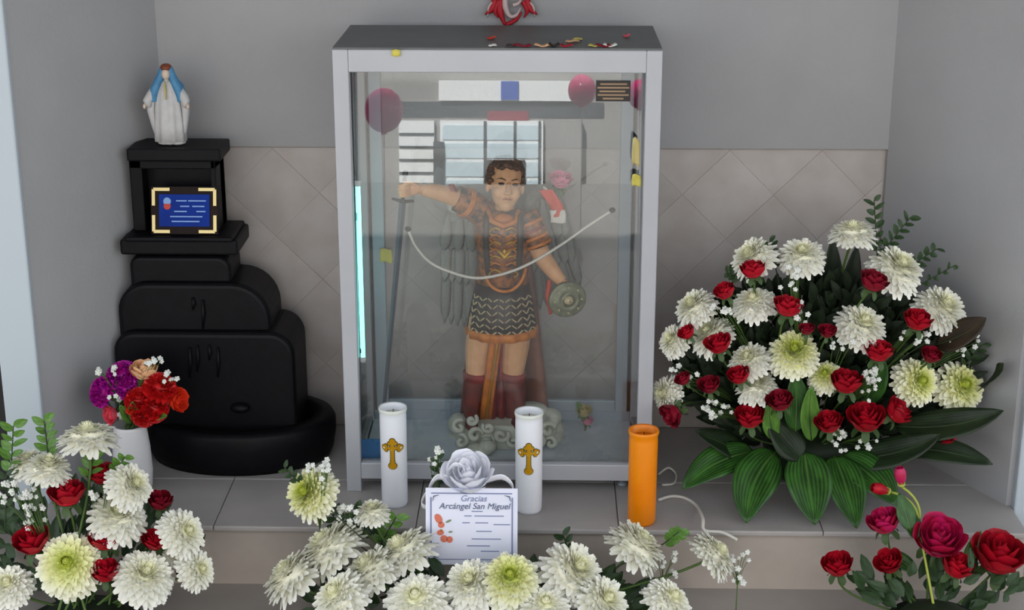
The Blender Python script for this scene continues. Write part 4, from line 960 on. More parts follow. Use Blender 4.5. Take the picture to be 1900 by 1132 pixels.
GS = 'tiny white bloom sprigs in the big bouquet'
for i, (px, py, rx, ry, n, lab) in enumerate([
    (1457, 517, 30, 24, 12, 'tiny white blooms above the bright red rose left of centre'), (1330, 758, 28, 20, 18, 'dense tiny white blooms low on the left'),
    (1612, 715, 20, 34, 22, 'dense tiny white blooms beside the wide red rose'), (1556, 818, 20, 28, 11, 'tiny white blooms under the low middle roses'),
    (1268, 694, 24, 22, 10, 'tiny white blooms beside the left edge chrysanthemums'), (1790, 640, 34, 22, 14, 'tiny white blooms along the right wall'),
    (1700, 628, 30, 16, 11, 'tiny white blooms under the right rose near the wall'), (1562, 640, 20, 14, 8, 'tiny white blooms left of the cream chrysanthemum'),
    (1335, 574, 24, 14, 8, 'faint tiny white blooms below the small high rose'), (1600, 822, 30, 14, 7, 'few tiny white blooms beneath the largest red rose'),
    (1487, 590, 18, 40, 9, 'scattered tiny white blooms by the bright red rose at the centre'), (1690, 790, 30, 14, 0, '')]):
    if n: sprig_breath(px, py, rx, ry, YQ(px, py, -.03), n, lab, GS, FB, 0.0058, 70 + i)
GP = 'leafy sprigs standing out of the big bouquet'
for i, (a, b, n, lw, ll, lab) in enumerate([
    ((1628, 480), (1622, 372), 6, 13, 22, 'dark leafy sprig rising highest above the bouquet'), ((1635, 470), (1688, 405), 5, 13, 22, 'dark leafy sprig leaning right at the top of the bouquet'),
    ((1680, 500), (1738, 462), 4, 12, 20, 'dark leafy sprig behind the large upper right chrysanthemum'), ((1705, 530), (1768, 494), 3, 10, 14, 'thin sprig with few leaves pointing at the right wall'),
    ((1440, 500), (1428, 448), 4, 12, 18, 'dark sprig between the two upper left chrysanthemums'), ((1380, 520), (1350, 505), 3, 12, 18, 'dark sprig under the upper left chrysanthemum'),
    ((1780, 690), (1822, 640), 4, 12, 20, 'dark sprig beside the right wall over the touching pair')]):
    sprig_leaves(*a, *b, YQ(a[0], a[1], .03), n, lw, ll, lab, GP, FB, 'sprig', 90 + i)

# ------------------------------------------------------------------ white vase with bright flowers, left
vb = atz(250, 908, LZ); vh = at(250, 786, vb.y).z - LZ; vr = size(vb, 36)
vase = thing('flower_vase', 'slim white vase standing in front of the black fountain', 'vase', (vb.x, vb.y, LZ))
part('body', MB().loft([(vb.x, vb.y, LZ, vr * .82, vr * .82), (vb.x, vb.y, LZ + .01 * 1, vr * .93, vr * .93), (vb.x, vb.y, LZ + vh * .3, vr, vr), (vb.x, vb.y, LZ + vh * .65, vr * .95, vr * .95), (vb.x, vb.y, LZ + vh * .95, vr * .83, vr * .83), (vb.x, vb.y, LZ + vh, vr * .84, vr * .84), (vb.x, vb.y, LZ + vh - .002, vr * .76, vr * .76), (vb.x, vb.y, LZ + vh - .03, vr * .72, vr * .72)], 36), M['vase'], vase)
VF = Vector((vb.x, vb.y, LZ + vh - .01)); GV = 'flowers in the slim white vase'; vy = vb.y
random.seed(9)
for (px, py, r, c, a, key, ms, nm, lab, dy) in [
    (186, 726, 25, .6, 160, 'violet', CARN, 'carnation', 'violet carnation farthest left in the white vase', 0), (224, 692, 26, .6, 110, 'violet', CARN, 'carnation', 'violet carnation at the top of the white vase', .02),
    (236, 718, 20, .7, 110, 'violet', CARN, 'carnation', 'violet carnation between the other violets and the reds', .0), (268, 689, 22, .4, 90, 'peach', ROSE, 'rose', 'peach rose topping the flowers in the white vase', .01),
    (298, 716, 27, .6, 60, 'scarlet', CARN, 'carnation', 'scarlet carnation at the upper right of the white vase', -.01), (258, 738, 24, .7, 90, 'scarlet', CARN, 'carnation', 'scarlet carnation in the middle of the vase flowers', -.02),
    (286, 752, 26, .7, 40, 'scarlet', CARN, 'carnation', 'scarlet carnation below the upper right one', -.02), (328, 743, 19, .5, 10, 'orangered', ROSE, 'rose', 'orange red rose farthest right in the white vase', 0),
    (207, 769, 15, .6, 190, 'coral', ROSE, 'rose', 'small coral rose at the left lip of the vase', -.02), (266, 776, 20, .7, 270, 'scarlet', CARN, 'carnation', 'scarlet carnation hanging over the vase lip', -.035),
    (247, 755, 13, .7, 90, 'orangered', CARN, 'carnation', 'small orange red carnation over the vase lip', -.03)]:
    rose(px, py, r * 1.15, c, a, vy + dy, lab, GV, VF + Vector((rnd(-.012, .012), rnd(-.01, .01), 0)), key, None, nm, ms)
for i, (px, py, rx, ry, n, lab) in enumerate([(196, 690, 20, 16, 8, 'pale pink filler blooms at the left of the white vase'), (268, 668, 44, 8, 6, 'white filler tips above the peach rose'), (240, 772, 18, 14, 9, 'cream filler blooms at the vase lip'), (316, 705, 14, 18, 6, 'cream filler blooms beside the upper right scarlet carnation'), (216, 735, 10, 14, 5, 'cream filler blooms between violet and scarlet carnations')]):
    sprig_breath(px, py, rx, ry, vy - .015, n, lab, 'filler sprigs in the white vase', VF, 0.006, 120 + i)
for (A, B, w, lab) in [((245, 785), (222, 752), 20, 'green leaf at the left of the vase lip'), ((252, 785), (246, 745), 22, 'green leaf at the middle of the vase lip'), ((280, 775), (310, 772), 16, 'green leaf right of the vase lip')]:
    leaf(A, B, w, vy - .02, vy - .045, lab, 'leaves in the white vase', 'leaflight')

# ------------------------------------------------------------------ flower pots standing on the floor in front of the ledge
def floor_pot(px, y, r, h, label):
    x = at(px, 1132, y).x
    t = thing('flower_pot', label, 'pot', (x, y, 0))
    part('pot', MB().loft([(x, y, 0, r * .7, r * .7), (x, y, .01, r * .74, r * .74), (x, y, h - .02, r, r), (x, y, h, r * 1.06, r * 1.06), (x, y, h - .004, r * .92, r * .92)], 28), M['pot'], t)
    part('floral_foam', MB().ell((x, y, h - .005), (r * .9, r * .9, .035)), M['filler'], t)
    return Vector((x, y, h))
P1 = floor_pot(150, 2.78, .11, .07, 'dark pot under the left front flowers')
P2 = floor_pot(880, 2.76, .15, .06, 'dark pot under the front flowers with the card')
P3 = floor_pot(1740, 2.82, .09, .07, 'dark pot under the right front roses')
GLF = 'left front flowers'; GCF = 'front flowers around the card'; GRF = 'right front roses'
random.seed(31)
for (px, py, d, c, a, Y, lab, k) in [
    (163, 800, 108, .16, 92, 2.90, 'white chrysanthemum seen from below, topmost of the left front flowers', 'A'),
    (52, 855, 78, .3, 100, 2.92, 'white chrysanthemum at the far left behind another', 'A'), (90, 862, 84, .3, 80, 2.88, 'white chrysanthemum left of the topmost red rose in front', 'A'),
    (248, 897, 90, .45, 35, 2.86, 'white chrysanthemum in front of the slim vase', 'A'), (219, 952, 110, .5, 75, 2.86, 'wide white chrysanthemum below the slim vase', 'A'),
    (126, 1045, 122, .92, 90, 2.80, 'white chrysanthemum facing forward with yellow heart at lower left', 'B'), (346, 986, 92, .5, 30, 2.84, 'white chrysanthemum at the right end of the left front flowers', 'A'),
    (270, 1064, 112, .6, 60, 2.80, 'white chrysanthemum low between the left front roses', 'A'), (371, 1056, 78, .5, 20, 2.84, 'white chrysanthemum lowest at the right of the left group', 'A'),
    (14, 1082, 86, .7, 100, 2.80, 'white chrysanthemum cut by the lower left picture edge', 'A'), (322, 1030, 40, .6, 60, 2.86, 'small white chrysanthemum behind the low right ones of the left group', 'A')]:
    mum(px, py, d, c, a, Y, lab, GLF, P1 + Vector((rnd(-.05, .05), rnd(-.04, .04), 0)), k)
for (px, py, r, c, a, Y, k, lab) in [
    (125, 919, 32, .35, 92, 2.86, 'rose', 'bright red rose at the centre of the left front flowers'), (190, 882, 25, .4, 100, 2.92, 'rose', 'red rose half behind the chrysanthemum by the slim vase'),
    (297, 931, 23, .45, 80, 2.92, 'roseD', 'dark red rose right of the slim vase foot'), (60, 1006, 33, .5, 100, 2.84, 'rose', 'red rose above the lower left picture corner'),
    (196, 1000, 30, .5, 90, 2.84, 'rose', 'red rose right of the forward facing chrysanthemum'), (287, 1004, 24, .5, 80, 2.86, 'rose', 'red rose below the wide white chrysanthemum'),
    (196, 1062, 26, .5, 90, 2.80, 'rose', 'lowest red rose of the left front flowers')]:
    rose(px, py, r, c, a, Y, lab, GLF, P1 + Vector((rnd(-.05, .05), rnd(-.04, .04), 0)), k)
for i, (px, py, rx, ry, n, lab) in enumerate([(35, 915, 38, 28, 24, 'tiny white blooms at the far left edge'), (70, 965, 30, 30, 14, 'tiny white blooms left of the bright red front rose'), (200, 915, 30, 12, 10, 'tiny white blooms above the wide white chrysanthemum')]):
    sprig_breath(px, py, rx, ry, 2.87, n, lab, 'tiny white blooms in the left front flowers', P1, .006, 140 + i)
for i, (a, b, n, lw, ll, lab) in enumerate([((20, 890), (25, 790), 5, 22, 34, 'green sprig at the far left edge'), ((90, 850), (82, 780), 4, 18, 28, 'green sprig left of the topmost front chrysanthemum'), ((165, 900), (175, 830), 4, 18, 28, 'green sprig under the topmost front chrysanthemum'), ((205, 890), (232, 848), 3, 16, 22, 'green sprig against the slim vase'), ((10, 980), (12, 880), 5, 20, 30, 'dark sprig at the left picture edge')]):
    sprig_leaves(*a, *b, 2.91, n, lw, ll, lab, 'green sprigs in the left front flowers', P1, 'leaflight' if i < 4 else 'sprig', 150 + i)
def filler(cx, cy, rx, ry, Y0, Y1, n, foot, label, seed, lim):
    random.seed(seed); m = MB()
    for k in range(n):
        a = rnd(0, 6.28); q = math.sqrt(rnd(0, 1)); px, py = cx + rx * q * math.cos(a), cy + ry * q * math.sin(a)
        pa = at(px, py, rnd(Y0, Y1)); pb = pa + ((pa - foot).normalized() + Vector((rnd(-.7, .7), rnd(-.5, .5), rnd(-.2, .6)))).normalized() * size(pa, rnd(30, 60))
        if pb.y > YL - .01: pb.y = YL - .01
        if min(pa.z, pb.z) < 0.01: continue
        sub = leaf_mesh(pa, (pa + pb) / 2 + CB * .006, pb, size(pa, rnd(14, 24)), (CB + Vector((rnd(-.7, .7), 0, rnd(-.3, .9)))).normalized(), .25, 5)
        o = m.add(sub.v, sub.f); m.uv.update({i + o: v for i, v in sub.uv.items()})
    tag(part('filler_foliage', m, M['sprig']), label, 'foliage', kind='stuff')
filler(165, 1030, 190, 100, 2.93, 3.02, 170, P1, 'green filler foliage between the left front flowers', 33, 0)
filler(890, 1115, 330, 50, 2.90, 3.0, 200, P2, 'green filler foliage below the card', 34, 0)
filler(1740, 1095, 150, 40, 2.86, 2.94, 60, P3, 'green filler foliage among the right front roses', 35, 0)
random.seed(37)
for (px, py, d, c, a, Y, lab, k) in [
    (570, 913, 102, .68, 150, 2.97, 'chrysanthemum with lime heart standing left of the left white candle', 'B'),
    (604, 1008, 132, .16, 128, 2.92, 'white chrysanthemum seen edge on below the lime hearted one', 'A'), (532, 1062, 118, .16, 133, 2.88, 'white chrysanthemum seen edge on, farthest left of the middle flowers', 'A'),
    (742, 1012, 120, .2, 122, 2.90, 'white chrysanthemum edge on touching the left side of the card', 'A'), (682, 1050, 112, .25, 125, 2.86, 'white chrysanthemum edge on below the one touching the card', 'A'),
    (622, 1100, 116, .5, 130, 2.80, 'white chrysanthemum low at the left of the middle flowers', 'A'), (772, 1108, 122, .7, 100, 2.78, 'white chrysanthemum at the bottom left below the card', 'A'),
    (872, 1078, 106, .6, 110, 2.80, 'white chrysanthemum right under the card', 'A'), (946, 1070, 112, .75, 90, 2.79, 'white chrysanthemum with yellow heart at the lower right of the card', 'B'),
    (1070, 1055, 122, .52, 48, 2.84, 'white chrysanthemum facing up right of the card', 'A'), (1125, 1112, 110, .55, 45, 2.80, 'white chrysanthemum at the bottom right of the middle flowers', 'A'),
    (1188, 1006, 112, .16, 52, 2.94, 'white chrysanthemum edge on below the orange candle', 'A'), (1333, 1022, 98, .18, 40, 2.95, 'white chrysanthemum edge on at the end of the white wire', 'A'),
    (1248, 1108, 96, .5, 50, 2.84, 'white chrysanthemum at the bottom below the orange candle', 'A'), (1012, 1120, 100, .6, 80, 2.76, 'white chrysanthemum at the bottom centre', 'A'),
    (690, 945, 66, .3, 95, 2.96, 'small white chrysanthemum at the foot of the left white candle', 'A')]:
    mum(px, py, d, c, a, Y, lab, GCF, P2 + Vector((rnd(-.1, .1), rnd(-.05, .05), 0)), k)
for i, (px, py, rx, ry, n, lab) in enumerate([(592, 868, 22, 20, 16, 'tiny white blooms above the lime hearted chrysanthemum'), (650, 950, 26, 18, 12, 'tiny pale blooms between lime hearted chrysanthemum and candle'), (808, 846, 12, 18, 7, 'tiny white blooms upright left of the satin rose'), (1370, 1050, 26, 34, 14, 'tiny pale blooms right of the chrysanthemum at the wire end'), (1230, 1050, 40, 40, 12, 'tiny pale blooms below the orange candle')]):
    sprig_breath(px, py, rx, ry, 3.02 if px == 808 else 2.96, n, lab, 'tiny blooms in the middle front flowers', Vector((at(808, 900, 3.03).x, 3.03, .02)) if px == 808 else Vector((at(px, 1040, 2.93).x, 2.93, .03)), .006, 160 + i)
for i, (a, b, n, lw, ll, lab) in enumerate([((560, 900), (528, 868), 3, 12, 18, 'green sprig left of the lime hearted chrysanthemum'), ((640, 990), (600, 930), 4, 18, 28, 'green sprig right of the lime hearted chrysanthemum'), ((700, 1000), (660, 950), 4, 20, 30, 'green sprig under the left white candle'), ((700, 1020), (735, 960), 4, 18, 26, 'green sprig between left candle and card'), ((1060, 1040), (1045, 992), 3, 16, 22, 'dark sprig right of the card'), ((1230, 1010), (1262, 985), 3, 18, 24, 'green sprig under the orange candle'), ((815, 905), (812, 850), 3, 12, 18, 'dark sprig behind the satin rose')]):
    sprig_leaves(*a, *b, 3.02 if a[0] == 815 else 2.98, n, lw, ll, lab, 'green sprigs in the middle front flowers', Vector((at(808, 900, 3.03).x, 3.03, .02)) if a[0] == 815 else P2, 'leaflight' if i in (3, 5) else 'sprig', 170 + i)
# roses at the right front
for (px, py, r, c, a, Y, k, lab) in [
    (1641, 970, 30, .4, 110, 2.96, 'roseM', 'dark pink rose beneath the two buds'), (1742, 1002, 44, .7, 90, 2.92, 'roseM', 'wide magenta rose right of the two buds'),
    (1852, 1032, 48, .5, 80, 2.92, 'rose', 'large red rose by the right picture edge'), (1554, 1050, 28, .5, 100, 2.94, 'rose', 'lone red rose in front of the ledge'),
    (1650, 1045, 26, .5, 120, 2.90, 'rose', 'red rose below the dark pink one'), (1775, 1052, 30, .5, 70, 2.88, 'rose', 'red rose just below the wide magenta one')]:
    rose(px, py, r, c, a, Y, lab, GRF, P3 + Vector((rnd(-.04, .04), rnd(-.03, .03), 0)), k)
BS = MB()
for k in range(5): petal(BS, 2 * math.pi * k / 5, R(62), .18, 1.0, .5, R(25), -.85, 0.3, 0.2)
BS.loft([(0, 0, -1.0, .08, .08), (0, 0, -.86, .3, .3), (0, 0, -.7, .34, .34)], 12); BS = BS.mesh('sepals'); BS.materials.append(M['sepal'])
for (px, py, r, a, lab, mid) in [(1671, 884, 22, 100, 'magenta rose bud opening from yellow green sepals, the higher bud', (1700, 930)), (1634, 908, 22, 165, 'red rose bud opening from yellow green sepals, the lower bud', (1690, 925))]:
    p = at(px, py, 2.99); n = facing(a, .3); rr = size(p, r)
    t = head('rose_bud', lab, 'flower', GRF, p, n, rr, [('petals', colour(BUD, 'roseM' if py < 900 else 'rose')), ('sepals', BS)])
    part('stem', MB().tube(bez(p - n * rr * .95, at(mid[0] + 16, mid[1], 2.98), at(1705, 975, 2.95), 7) + [P3 + Vector((0.0, 0, 0))], 0.0026, 6), M['sepal'], t)
for (A, B, w, lab) in [((1690, 985), (1668, 915), 34, 'blue green leaf under the higher bud'), ((1700, 1000), (1690, 950), 30, 'blue green leaf left of the wide magenta rose'), ((1790, 1050), (1820, 985), 22, 'light green leaf between the two largest front roses'), ((1700, 1060), (1640, 1020), 30, 'green leaf below the dark pink rose')]:
    leaf(A, B, w, 2.93, 2.96, lab, 'leaves of the right front roses', 'leaf' if w > 28 else 'leaflight')

# ------------------------------------------------------------------ the card, its satin rose, the wire
cc = at(875, 1044, 2.93); cw, ch = size(cc, 170), size(cc, 140) / .96; tl = R(-10); crot = Matrix.Rotation(tl, 3, 'X') @ Matrix.Rotation(R(0.0), 3, 'Y')
cy = at(875, 1048, 2.93)
def CP(u, v, d=0.0): return cy + crot @ Vector(((u - .5) * cw, -d, v * ch))
card = thing('greeting_card', 'lavender white card with printed border and coral flower among the front flowers', 'card', cy)
def cquad(name, u0, u1, v0, v1, d, m, par, th=0.0006):
    mb = MB(); vs = [CP(u0, v0, d), CP(u1, v0, d), CP(u1, v1, d), CP(u0, v1, d)]; vb_ = [CP(u0, v0, d - th), CP(u1, v0, d - th), CP(u1, v1, d - th), CP(u0, v1, d - th)]
    mb.add(vs + vb_, [(0, 1, 2, 3), (7, 6, 5, 4), (0, 4, 5, 1), (1, 5, 6, 2), (2, 6, 7, 3), (3, 7, 4, 0)]); return part(name, mb, m, par, False)
sheet_ = cquad('sheet', 0, 1, 0, 1, 0, M['card'], card, .002)
for u0, u1, v0, v1 in ((.06, .94, .065, .075), (.06, .94, .925, .94), (.05, .065, .12, .88), (.935, .95, .12, .88)): cquad('border_line', u0, u1, v0, v1, .0008, M['ink'], sheet_)
for su in (0, 1):
    for sv in (0, 1):
        mb = MB(); u = .075 if su == 0 else .925; v = .09 if sv == 0 else .91; du = .07 * (1 if su == 0 else -1); dv = .08 * (1 if sv == 0 else -1)
        mb.tube([CP(u, v + dv, .001), CP(u + du * .2, v + dv * .2, .001), CP(u + du, v, .001)], [.0008, .003, .0008], 6, .4); part('corner_flourish', mb, M['inkdark'], sheet_)
def text(body_, u, v, h, m, par):
    cu = bpy.data.curves.new('lettering', 'FONT'); cu.body = body_; cu.size = h; cu.align_x = 'CENTER'; cu.align_y = 'CENTER'; cu.extrude = .0003; cu.shear = 0.25
    tmp = bpy.data.objects.new('tmp', cu); COL.objects.link(tmp); dg = bpy.context.evaluated_depsgraph_get()
    me = bpy.data.meshes.new_from_object(tmp.evaluated_get(dg)); bpy.data.objects.remove(tmp)
    Mx = Matrix.Translation(CP(u, v, .0012)) @ (crot @ Matrix.Rotation(R(90), 3, 'X')).to_4x4(); me.transform(Mx); me.name = 'lettering'
    return part('lettering', me, m, par)
text('Gracias', .52, .865, .0175, M['ink'], sheet_)
text('Arcángel San Miguel', .53, .765, .0175, M['inkdark'], sheet_)
for (u0, u1, v) in [(.5, .62, .70), (.42, .50, .64), (.53, .85, .64), (.4, .48, .55), (.54, .68, .55), (.74, .92, .53), (.55, .72, .44), (.5, .82, .34), (.45, .7, .25), (.6, .8, .18)]:
    cquad('print_line', u0, u1, v - .006, v + .006, .0008, M['ink'], sheet_)
for (u, v, w, h, rz, m) in [(.14, .60, .05, .085, 20, 'petalprint'), (.17, .52, .045, .05, -10, 'petalprint'), (.16, .42, .05, .045, 10, 'petalprint'), (.2, .34, .05, .06, 5, 'petalprint'), (.26, .33, .045, .055, 0, 'petalprint'), (.25, .57, .045, .018, 30, 'leafprint'), (.27, .43, .03, .015, 10, 'leafprint'), (.17, .45, .02, .02, 0, 'gold')]:
    mb = MB(); ring_ = []
    for k in range(12):
        a = 2 * math.pi * k / 12; x, y = w * .8 * math.cos(a), h * .8 * math.sin(a); z = R(rz); ring_.append(CP(u + x * math.cos(z) - y * math.sin(z), v + x * math.sin(z) + y * math.cos(z), .0012))
    mb.add(ring_, [tuple(range(12))]); part('flower_print', mb, M[m], sheet_, False)
part('pick', MB().tube([CP(.5, .3, -.004), CP(.5, -.3, -.006), P2 + Vector((0, .03, -.01))], .003, 8), M['stem'], card)
# white satin rose and bow behind the card
sp = at(868, 884, 2.985); sn2 = facing(95, .72)
satin = head('satin_rose', 'big white satin rose with bow loops rising behind the card', 'flower', None, sp, sn2, size(sp, 50), [('petals', colour(ROSE[1], 'satin'))])
for (pts_, w) in [([(868, 900), (812, 885), (796, 925), (850, 915)], 15), ([(868, 905), (930, 885), (950, 912), (880, 915)], 14), ([(850, 915), (800, 910), (782, 935), (800, 945)], 12), ([(880, 880), (845, 862), (826, 890), (850, 900)], 12)]:
    sp_ = spline([at(a, b, 2.985) for a, b in pts_], 6); mb = MB()
    mb.grid([[q + (CB * .5 + CU * .6).normalized() * size(q, w) * k for k in (-.5, -.17, .17, .5)] for q in sp_]); part('bow_loop', mb, M['satin'], satin, solid=.0012)
part('holder', MB().tube([sp - sn2 * .02, at(868, 930, 3.02), Vector((at(868, 960, 3.0).x, 3.03, 0.0))], .003, 8), M['stem'], satin)
# white wire on the ledge, right of the orange candle
wp = [at(*p) for p in ((1215, 906, 3.16), (1238, 900, 3.17), (1252, 885, 3.18), (1248, 868, 3.19))]
w1 = [(1222, 928), (1245, 921), (1270, 924), (1292, 938), (1304, 962), (1307, 984), (1340, 984), (1372, 1000)]
wpts = [atz(x, y, LZ + .004) for x, y in w1[:4]] + [at(1304, 962, 3.08), at(1307, 984, 3.045), at(1340, 988, 3.04), at(1368, 1002, 3.03)]
o = part('loose_wire', MB().tube(spline(wpts, 5), .0035, 8), M['cable']); tag(o, 'white wire curling over the ledge edge right of the orange candle', 'wire')
w2_ = [atz(1222, 880, LZ + .006), atz(1240, 868, LZ + .012), atz(1254, 880, LZ + .004), atz(1250, 897, LZ + .004), atz(1228, 900, LZ + .004)]
o = part('loose_wire', MB().tube(spline(w2_, 5), .0025, 8), M['cable']); tag(o, 'thin white wire loop behind the orange candle', 'wire')

# ------------------------------------------------------------------ loose petals on top of the case, paper ornament on the wall
ZP = ZC + .004
for i, (px, py, w, key, lab) in enumerate([
    (912, 71, 15, 'orangered', 'orange petal on top of the case below the red ornament'), (913, 89, 14, 'mumA', 'white petal at the front edge of the case top'), (948, 88, 18, 'leafbrown', 'dark withered petal on the case top'),
    (968, 87, 34, 'roseD', 'crimson petal, largest on the case top'), (1005, 86, 26, 'peach', 'cream petal on the case top beside the crimson one'), (1028, 84, 20, 'leafbrown', 'brown petal on the case top between cream and red ones'),
    (1052, 90, 22, 'rose', 'red petal on the case top below a yellow one'), (1062, 77, 24, 'peach', 'pale orange petal behind the red one on the case top'), (1072, 73, 16, 'yellow', 'small yellow petal behind the others on the case top'), (1100, 86, 16, 'yellow', 'bright yellow petal right on the case top'),
    (1120, 91, 26, 'roseD', 'dark red petal at the right end of the petals'), (1132, 85, 24, 'mumA', 'white petal farthest right on the case top'), (1163, 67, 12, 'coral', 'pinkish petal near the right back of the case top')]):
    c = atz(px, py, ZP + .003); c.y = max(c.y, YC0 + .012); a = size(c, w / 2 * 1.15); random.seed(200 + i); z = rnd(0, 6.28)
    rows = [[c + Vector((a * u * (1 - .3 * v * v), .010 * v, -.001 + .0022 * (u * u + v * v) + .0015 * math.sin(3 * u + i))) for u in (-1, -.5, 0, .5, 1)] for v in (-1, -.5, 0, .5, 1)]
    o = part('petal', MB().grid(rows), M[key], None, solid=.0008); tag(o, lab, 'petal', 'loose petals on the case top')
c = at(735, 98, YC0 - .004); a = size(c, 8)
o = part('petal', MB().grid([[c + Vector((a * u, -.001 - .002 * (1 - u * u), a * .9 * v * (1 - .3 * abs(u)))) for u in (-1, -.5, 0, .5, 1)] for v in (-1, 0, 1)]), M['yellow'], None, solid=.0008); tag(o, 'yellow petal stuck on the front of the upper case rail', 'petal', 'loose petals on the case top')
oc = at(948, 2, YB - .012)
orn = thing('paper_ornament', 'red paper ornament with curled points pinned above the case', 'ornament', oc)
def blade(pts_, ws, m, d=0.0, name='paper_blade'):
    q = spline([at(a, b, YB - .014 - d) for a, b in pts_], 5); n = len(q); rows = []
    for i, p in enumerate(q):
        t = (q[min(i + 1, n - 1)] - q[max(i - 1, 0)]).normalized(); s = t.cross(Vector((0, 1, 0))).normalized(); f = i / (n - 1) * (len(ws) - 1); k = min(int(f), len(ws) - 2); w = ws[k] + (ws[k + 1] - ws[k]) * (f - k)
        rows.append([p + s * size(p, w) * j + Vector((0, -.004 * (1 - abs(j) * 2), 0)) for j in (-.5, 0, .5)])
    part(name, MB().grid(rows), M[m], orn, solid=.0012)
for sx in (1, -1):
    for sy in (1, -1):
        f = lambda x, y: (948 + sx * (x - 948) * (1.0 if sx > 0 else .98), y if sy > 0 else -y)
        blade([f(978, 0), f(983, 16), f(997, 27)], [12, 13, 1], 'paper'); blade([f(970, 2), f(978, 20), f(972, 33)], [10, 8, 1], 'paper', .002)
        blade([f(930, 0), f(928, 22), f(938, 48)], [14, 13, 3], 'paper', .003) if sx > 0 else None
        blade([f(968, 22), f(958, 36), f(940, 46)], [2, 7, 9], 'paper', .003) if sx > 0 else None
        blade([f(983, 4), f(990, 14), f(992, 32)], [4, 5, 1], 'paperpale', -.001)
blade([(962, -14), (950, -18), (938, -6), (938, 14), (946, 30), (958, 28), (966, 14)], [4, 8, 10, 10, 8, 6, 2], 'paperpale', .005, 'pale_curl')
blade([(952, 10), (962, 6), (968, -4)], [8, 6, 3], 'paperpale', .006, 'pale_curl')

# ------------------------------------------------------------------ flowers inside the case, shapes imitating a mirrored passer-by
py_ = YC1 - .07
for (px, py, r, c, a, key, lab) in [(1040, 336, 20, .6, 80, 'pinkpetal', 'pink rose shape imitating a reflected hat above the right wing')]:  # rose shape added to imitate a pink hat reflected in the pane
    p = at(px, py, YS + .045); p2 = at(1034, 400, YS + .055); t = rose(px, py, r, c, a, YS + .045, lab, 'flowers inside the case', p2, key, 1, 'rose', None, False)
    part('stem', MB().tube([p - Vector((0, 0, .015)), p2], .002, 6), M['stem'], t)
q = [(1012, 352), (1022, 366), (1032, 382), (1036, 402)]
rb = thing('mirrored_passerby', 'red and white cloth imitating a passer-by mirrored over the right wing', 'mirrored_passerby', at(1030, 380, py_))  # cloth added to imitate the reflection of a passer-by
def strip(name, pts_, w, m, yy):
    sp_ = spline([at(a, b, yy) for a, b in pts_], 5); part(name, MB().grid([[p_ + CR * size(p_, w) * k + Vector((0, .004 * math.sin(k * 6 + i * .4), 0)) for k in (-.5, -.25, 0, .25, .5)] for i, p_ in enumerate(sp_)]), M[m], rb, solid=.0012)
strip('red_band', q, 26, 'redcloth', YS + .040); strip('white_band', [(1034, 390), (1036, 400), (1036, 414)], 28, 'whitecloth', YS + .037)
part('knot', MB().tube([at(1014, 354, YS + .042), at(1008, 346, YS + .055)], .004, 6), M['whitecloth'], rb)
pz = at(1086, 768, YC1 - .09)
for (px, py, r, key, lab) in [(1084, 764, 14, 'sash', 'faded yellow bloom standing on the case floor'), (1090, 782, 10, 'pinkpetal', 'small pink bloom at the foot of the yellow one in the case')]:
    yy = YC1 - .09; p = at(px, py, yy); t = rose(px, py, r, .6, 90, yy, lab, 'flowers inside the case', p, key, 0, 'rose', None, False)
    part('stem', MB().tube([p - Vector((0, 0, .008)), Vector((pz.x, yy, CF))], .002, 6), M['stem'], t)
leaf((1086, 782), (1070, 745), 14, YC1 - .09, YC1 - .085, 'thin green leaf behind the faded yellow bloom', 'flowers inside the case', 'leaflight')

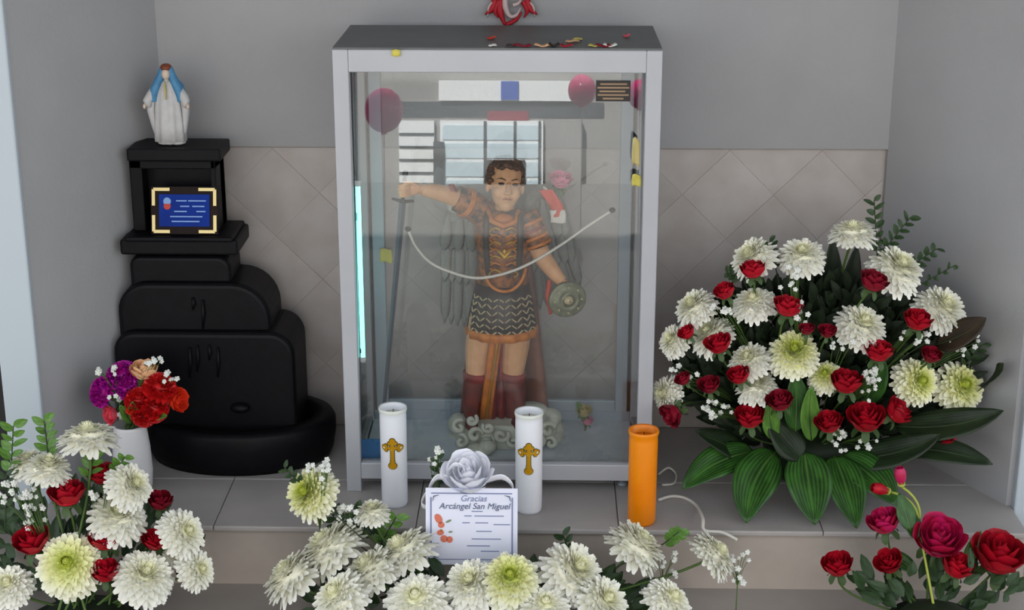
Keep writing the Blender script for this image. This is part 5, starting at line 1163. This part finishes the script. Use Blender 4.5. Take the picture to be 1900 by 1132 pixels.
# ------------------------------------------------------------------ the street behind the viewer, mirrored in the front pane
YH = -5.0
GN = Vector((0, -math.cos(LEAN), math.sin(LEAN)))
def mir(px, py, yo):
    d = ray(px, py); g = CAM + d * ((Vector((0, GY, zr1)) - CAM).dot(GN) / d.dot(GN))
    d2 = d - GN * 2 * d.dot(GN); return g + d2 * ((yo - g.y) / d2.y)
struct('street_ground', MB().box((-14, -16, -0.2), (14, -1.5, -0.01)), M['street'])
hs = thing('house', 'pale house across the street with white shutters, mirrored in the glass', 'building', (0, YH, -0.01))
part('wall', MB().box((-6, YH - 4, -0.01), (6, YH, 2.6)), M['housewall'], hs, False)
def hbox(name, x0, y0, x1, y1, m, d=.06, par=None):
    a, b = mir(x0, y1, YH), mir(x1, y0, YH); return part(name, MB().box((min(a.x, b.x), YH, a.z), (max(a.x, b.x), YH + d, b.z)), M[m], par or hs, False)
hbox('upper_window', 815, 150, 1065, 186, 'housewhite'); hbox('blue_sign', 930, 150, 962, 184, 'houseblue', .08); hbox('beam', 720, 190, 1120, 216, 'housedark', .015); hbox('red_board', 905, 206, 980, 223, 'housered', .03)
wn = hbox('shutter', 818, 224, 1008, 410, 'housewhite', .05)
for k in range(5): hbox('slat', 822, 232 + k * 34, 1004, 258 + k * 34, 'houseglass', .06, wn)
for px in (900, 955, 1000): hbox('mullion', px - 2, 224, px + 3, 410, 'housedark', .07, wn)
hbox('reflection_dimmer', 902, 296, 974, 640, 'darkwood', .09)  # dark panel added to keep the mirrored house from veiling the statue
wl = hbox('side_window', 742, 224, 806, 338, 'housewhite', .05)
for k in range(4): hbox('bar', 742, 246 + k * 24, 806, 250 + k * 24, 'housedark', .06, wl)
hbox('post', 806, 262, 824, 345, 'housedark', .1); hbox('plinth', 690, 345, 900, 420, 'housewhite', .05); hbox('door', 1020, 225, 1080, 560, 'housewall', .1)
hbox('lower_panel', 820, 600, 1060, 720, 'housewhite', .12); hbox('lower_panel', 690, 430, 760, 560, 'housedark', .12)
for i, (px, py, r, yo, lab) in enumerate([(712, 205, 36, -1.2, 'pink balloon mirrored at the upper left of the glass'), (1080, 168, 26, -1.2, 'pink balloon mirrored left of the dark plaque'), (1188, 175, 24, -1.2, 'pink balloon mirrored right of the dark plaque')]):
    p = mir(px, py, yo); rr = r / F * (8.9 if yo < -2 else 7.9)
    t = thing('balloon', lab, 'balloon', p, 'pink balloons by the street'); part('skin', MB().ell(p, (rr, rr, rr * 1.15), None, 24, 16), M['pink'], t)
    part('knot', MB().tube([p - Vector((0, 0, rr * 1.12)), p - Vector((0, 0, rr * 1.22))], [.008, .016], 8), M['pink'], t); part('string', MB().tube([p - Vector((0, 0, rr * 1.2)), Vector((p.x, p.y, 0.0))], .002, 5), M['cable'], t) if p.z - rr * 1.2 > 0.02 else None
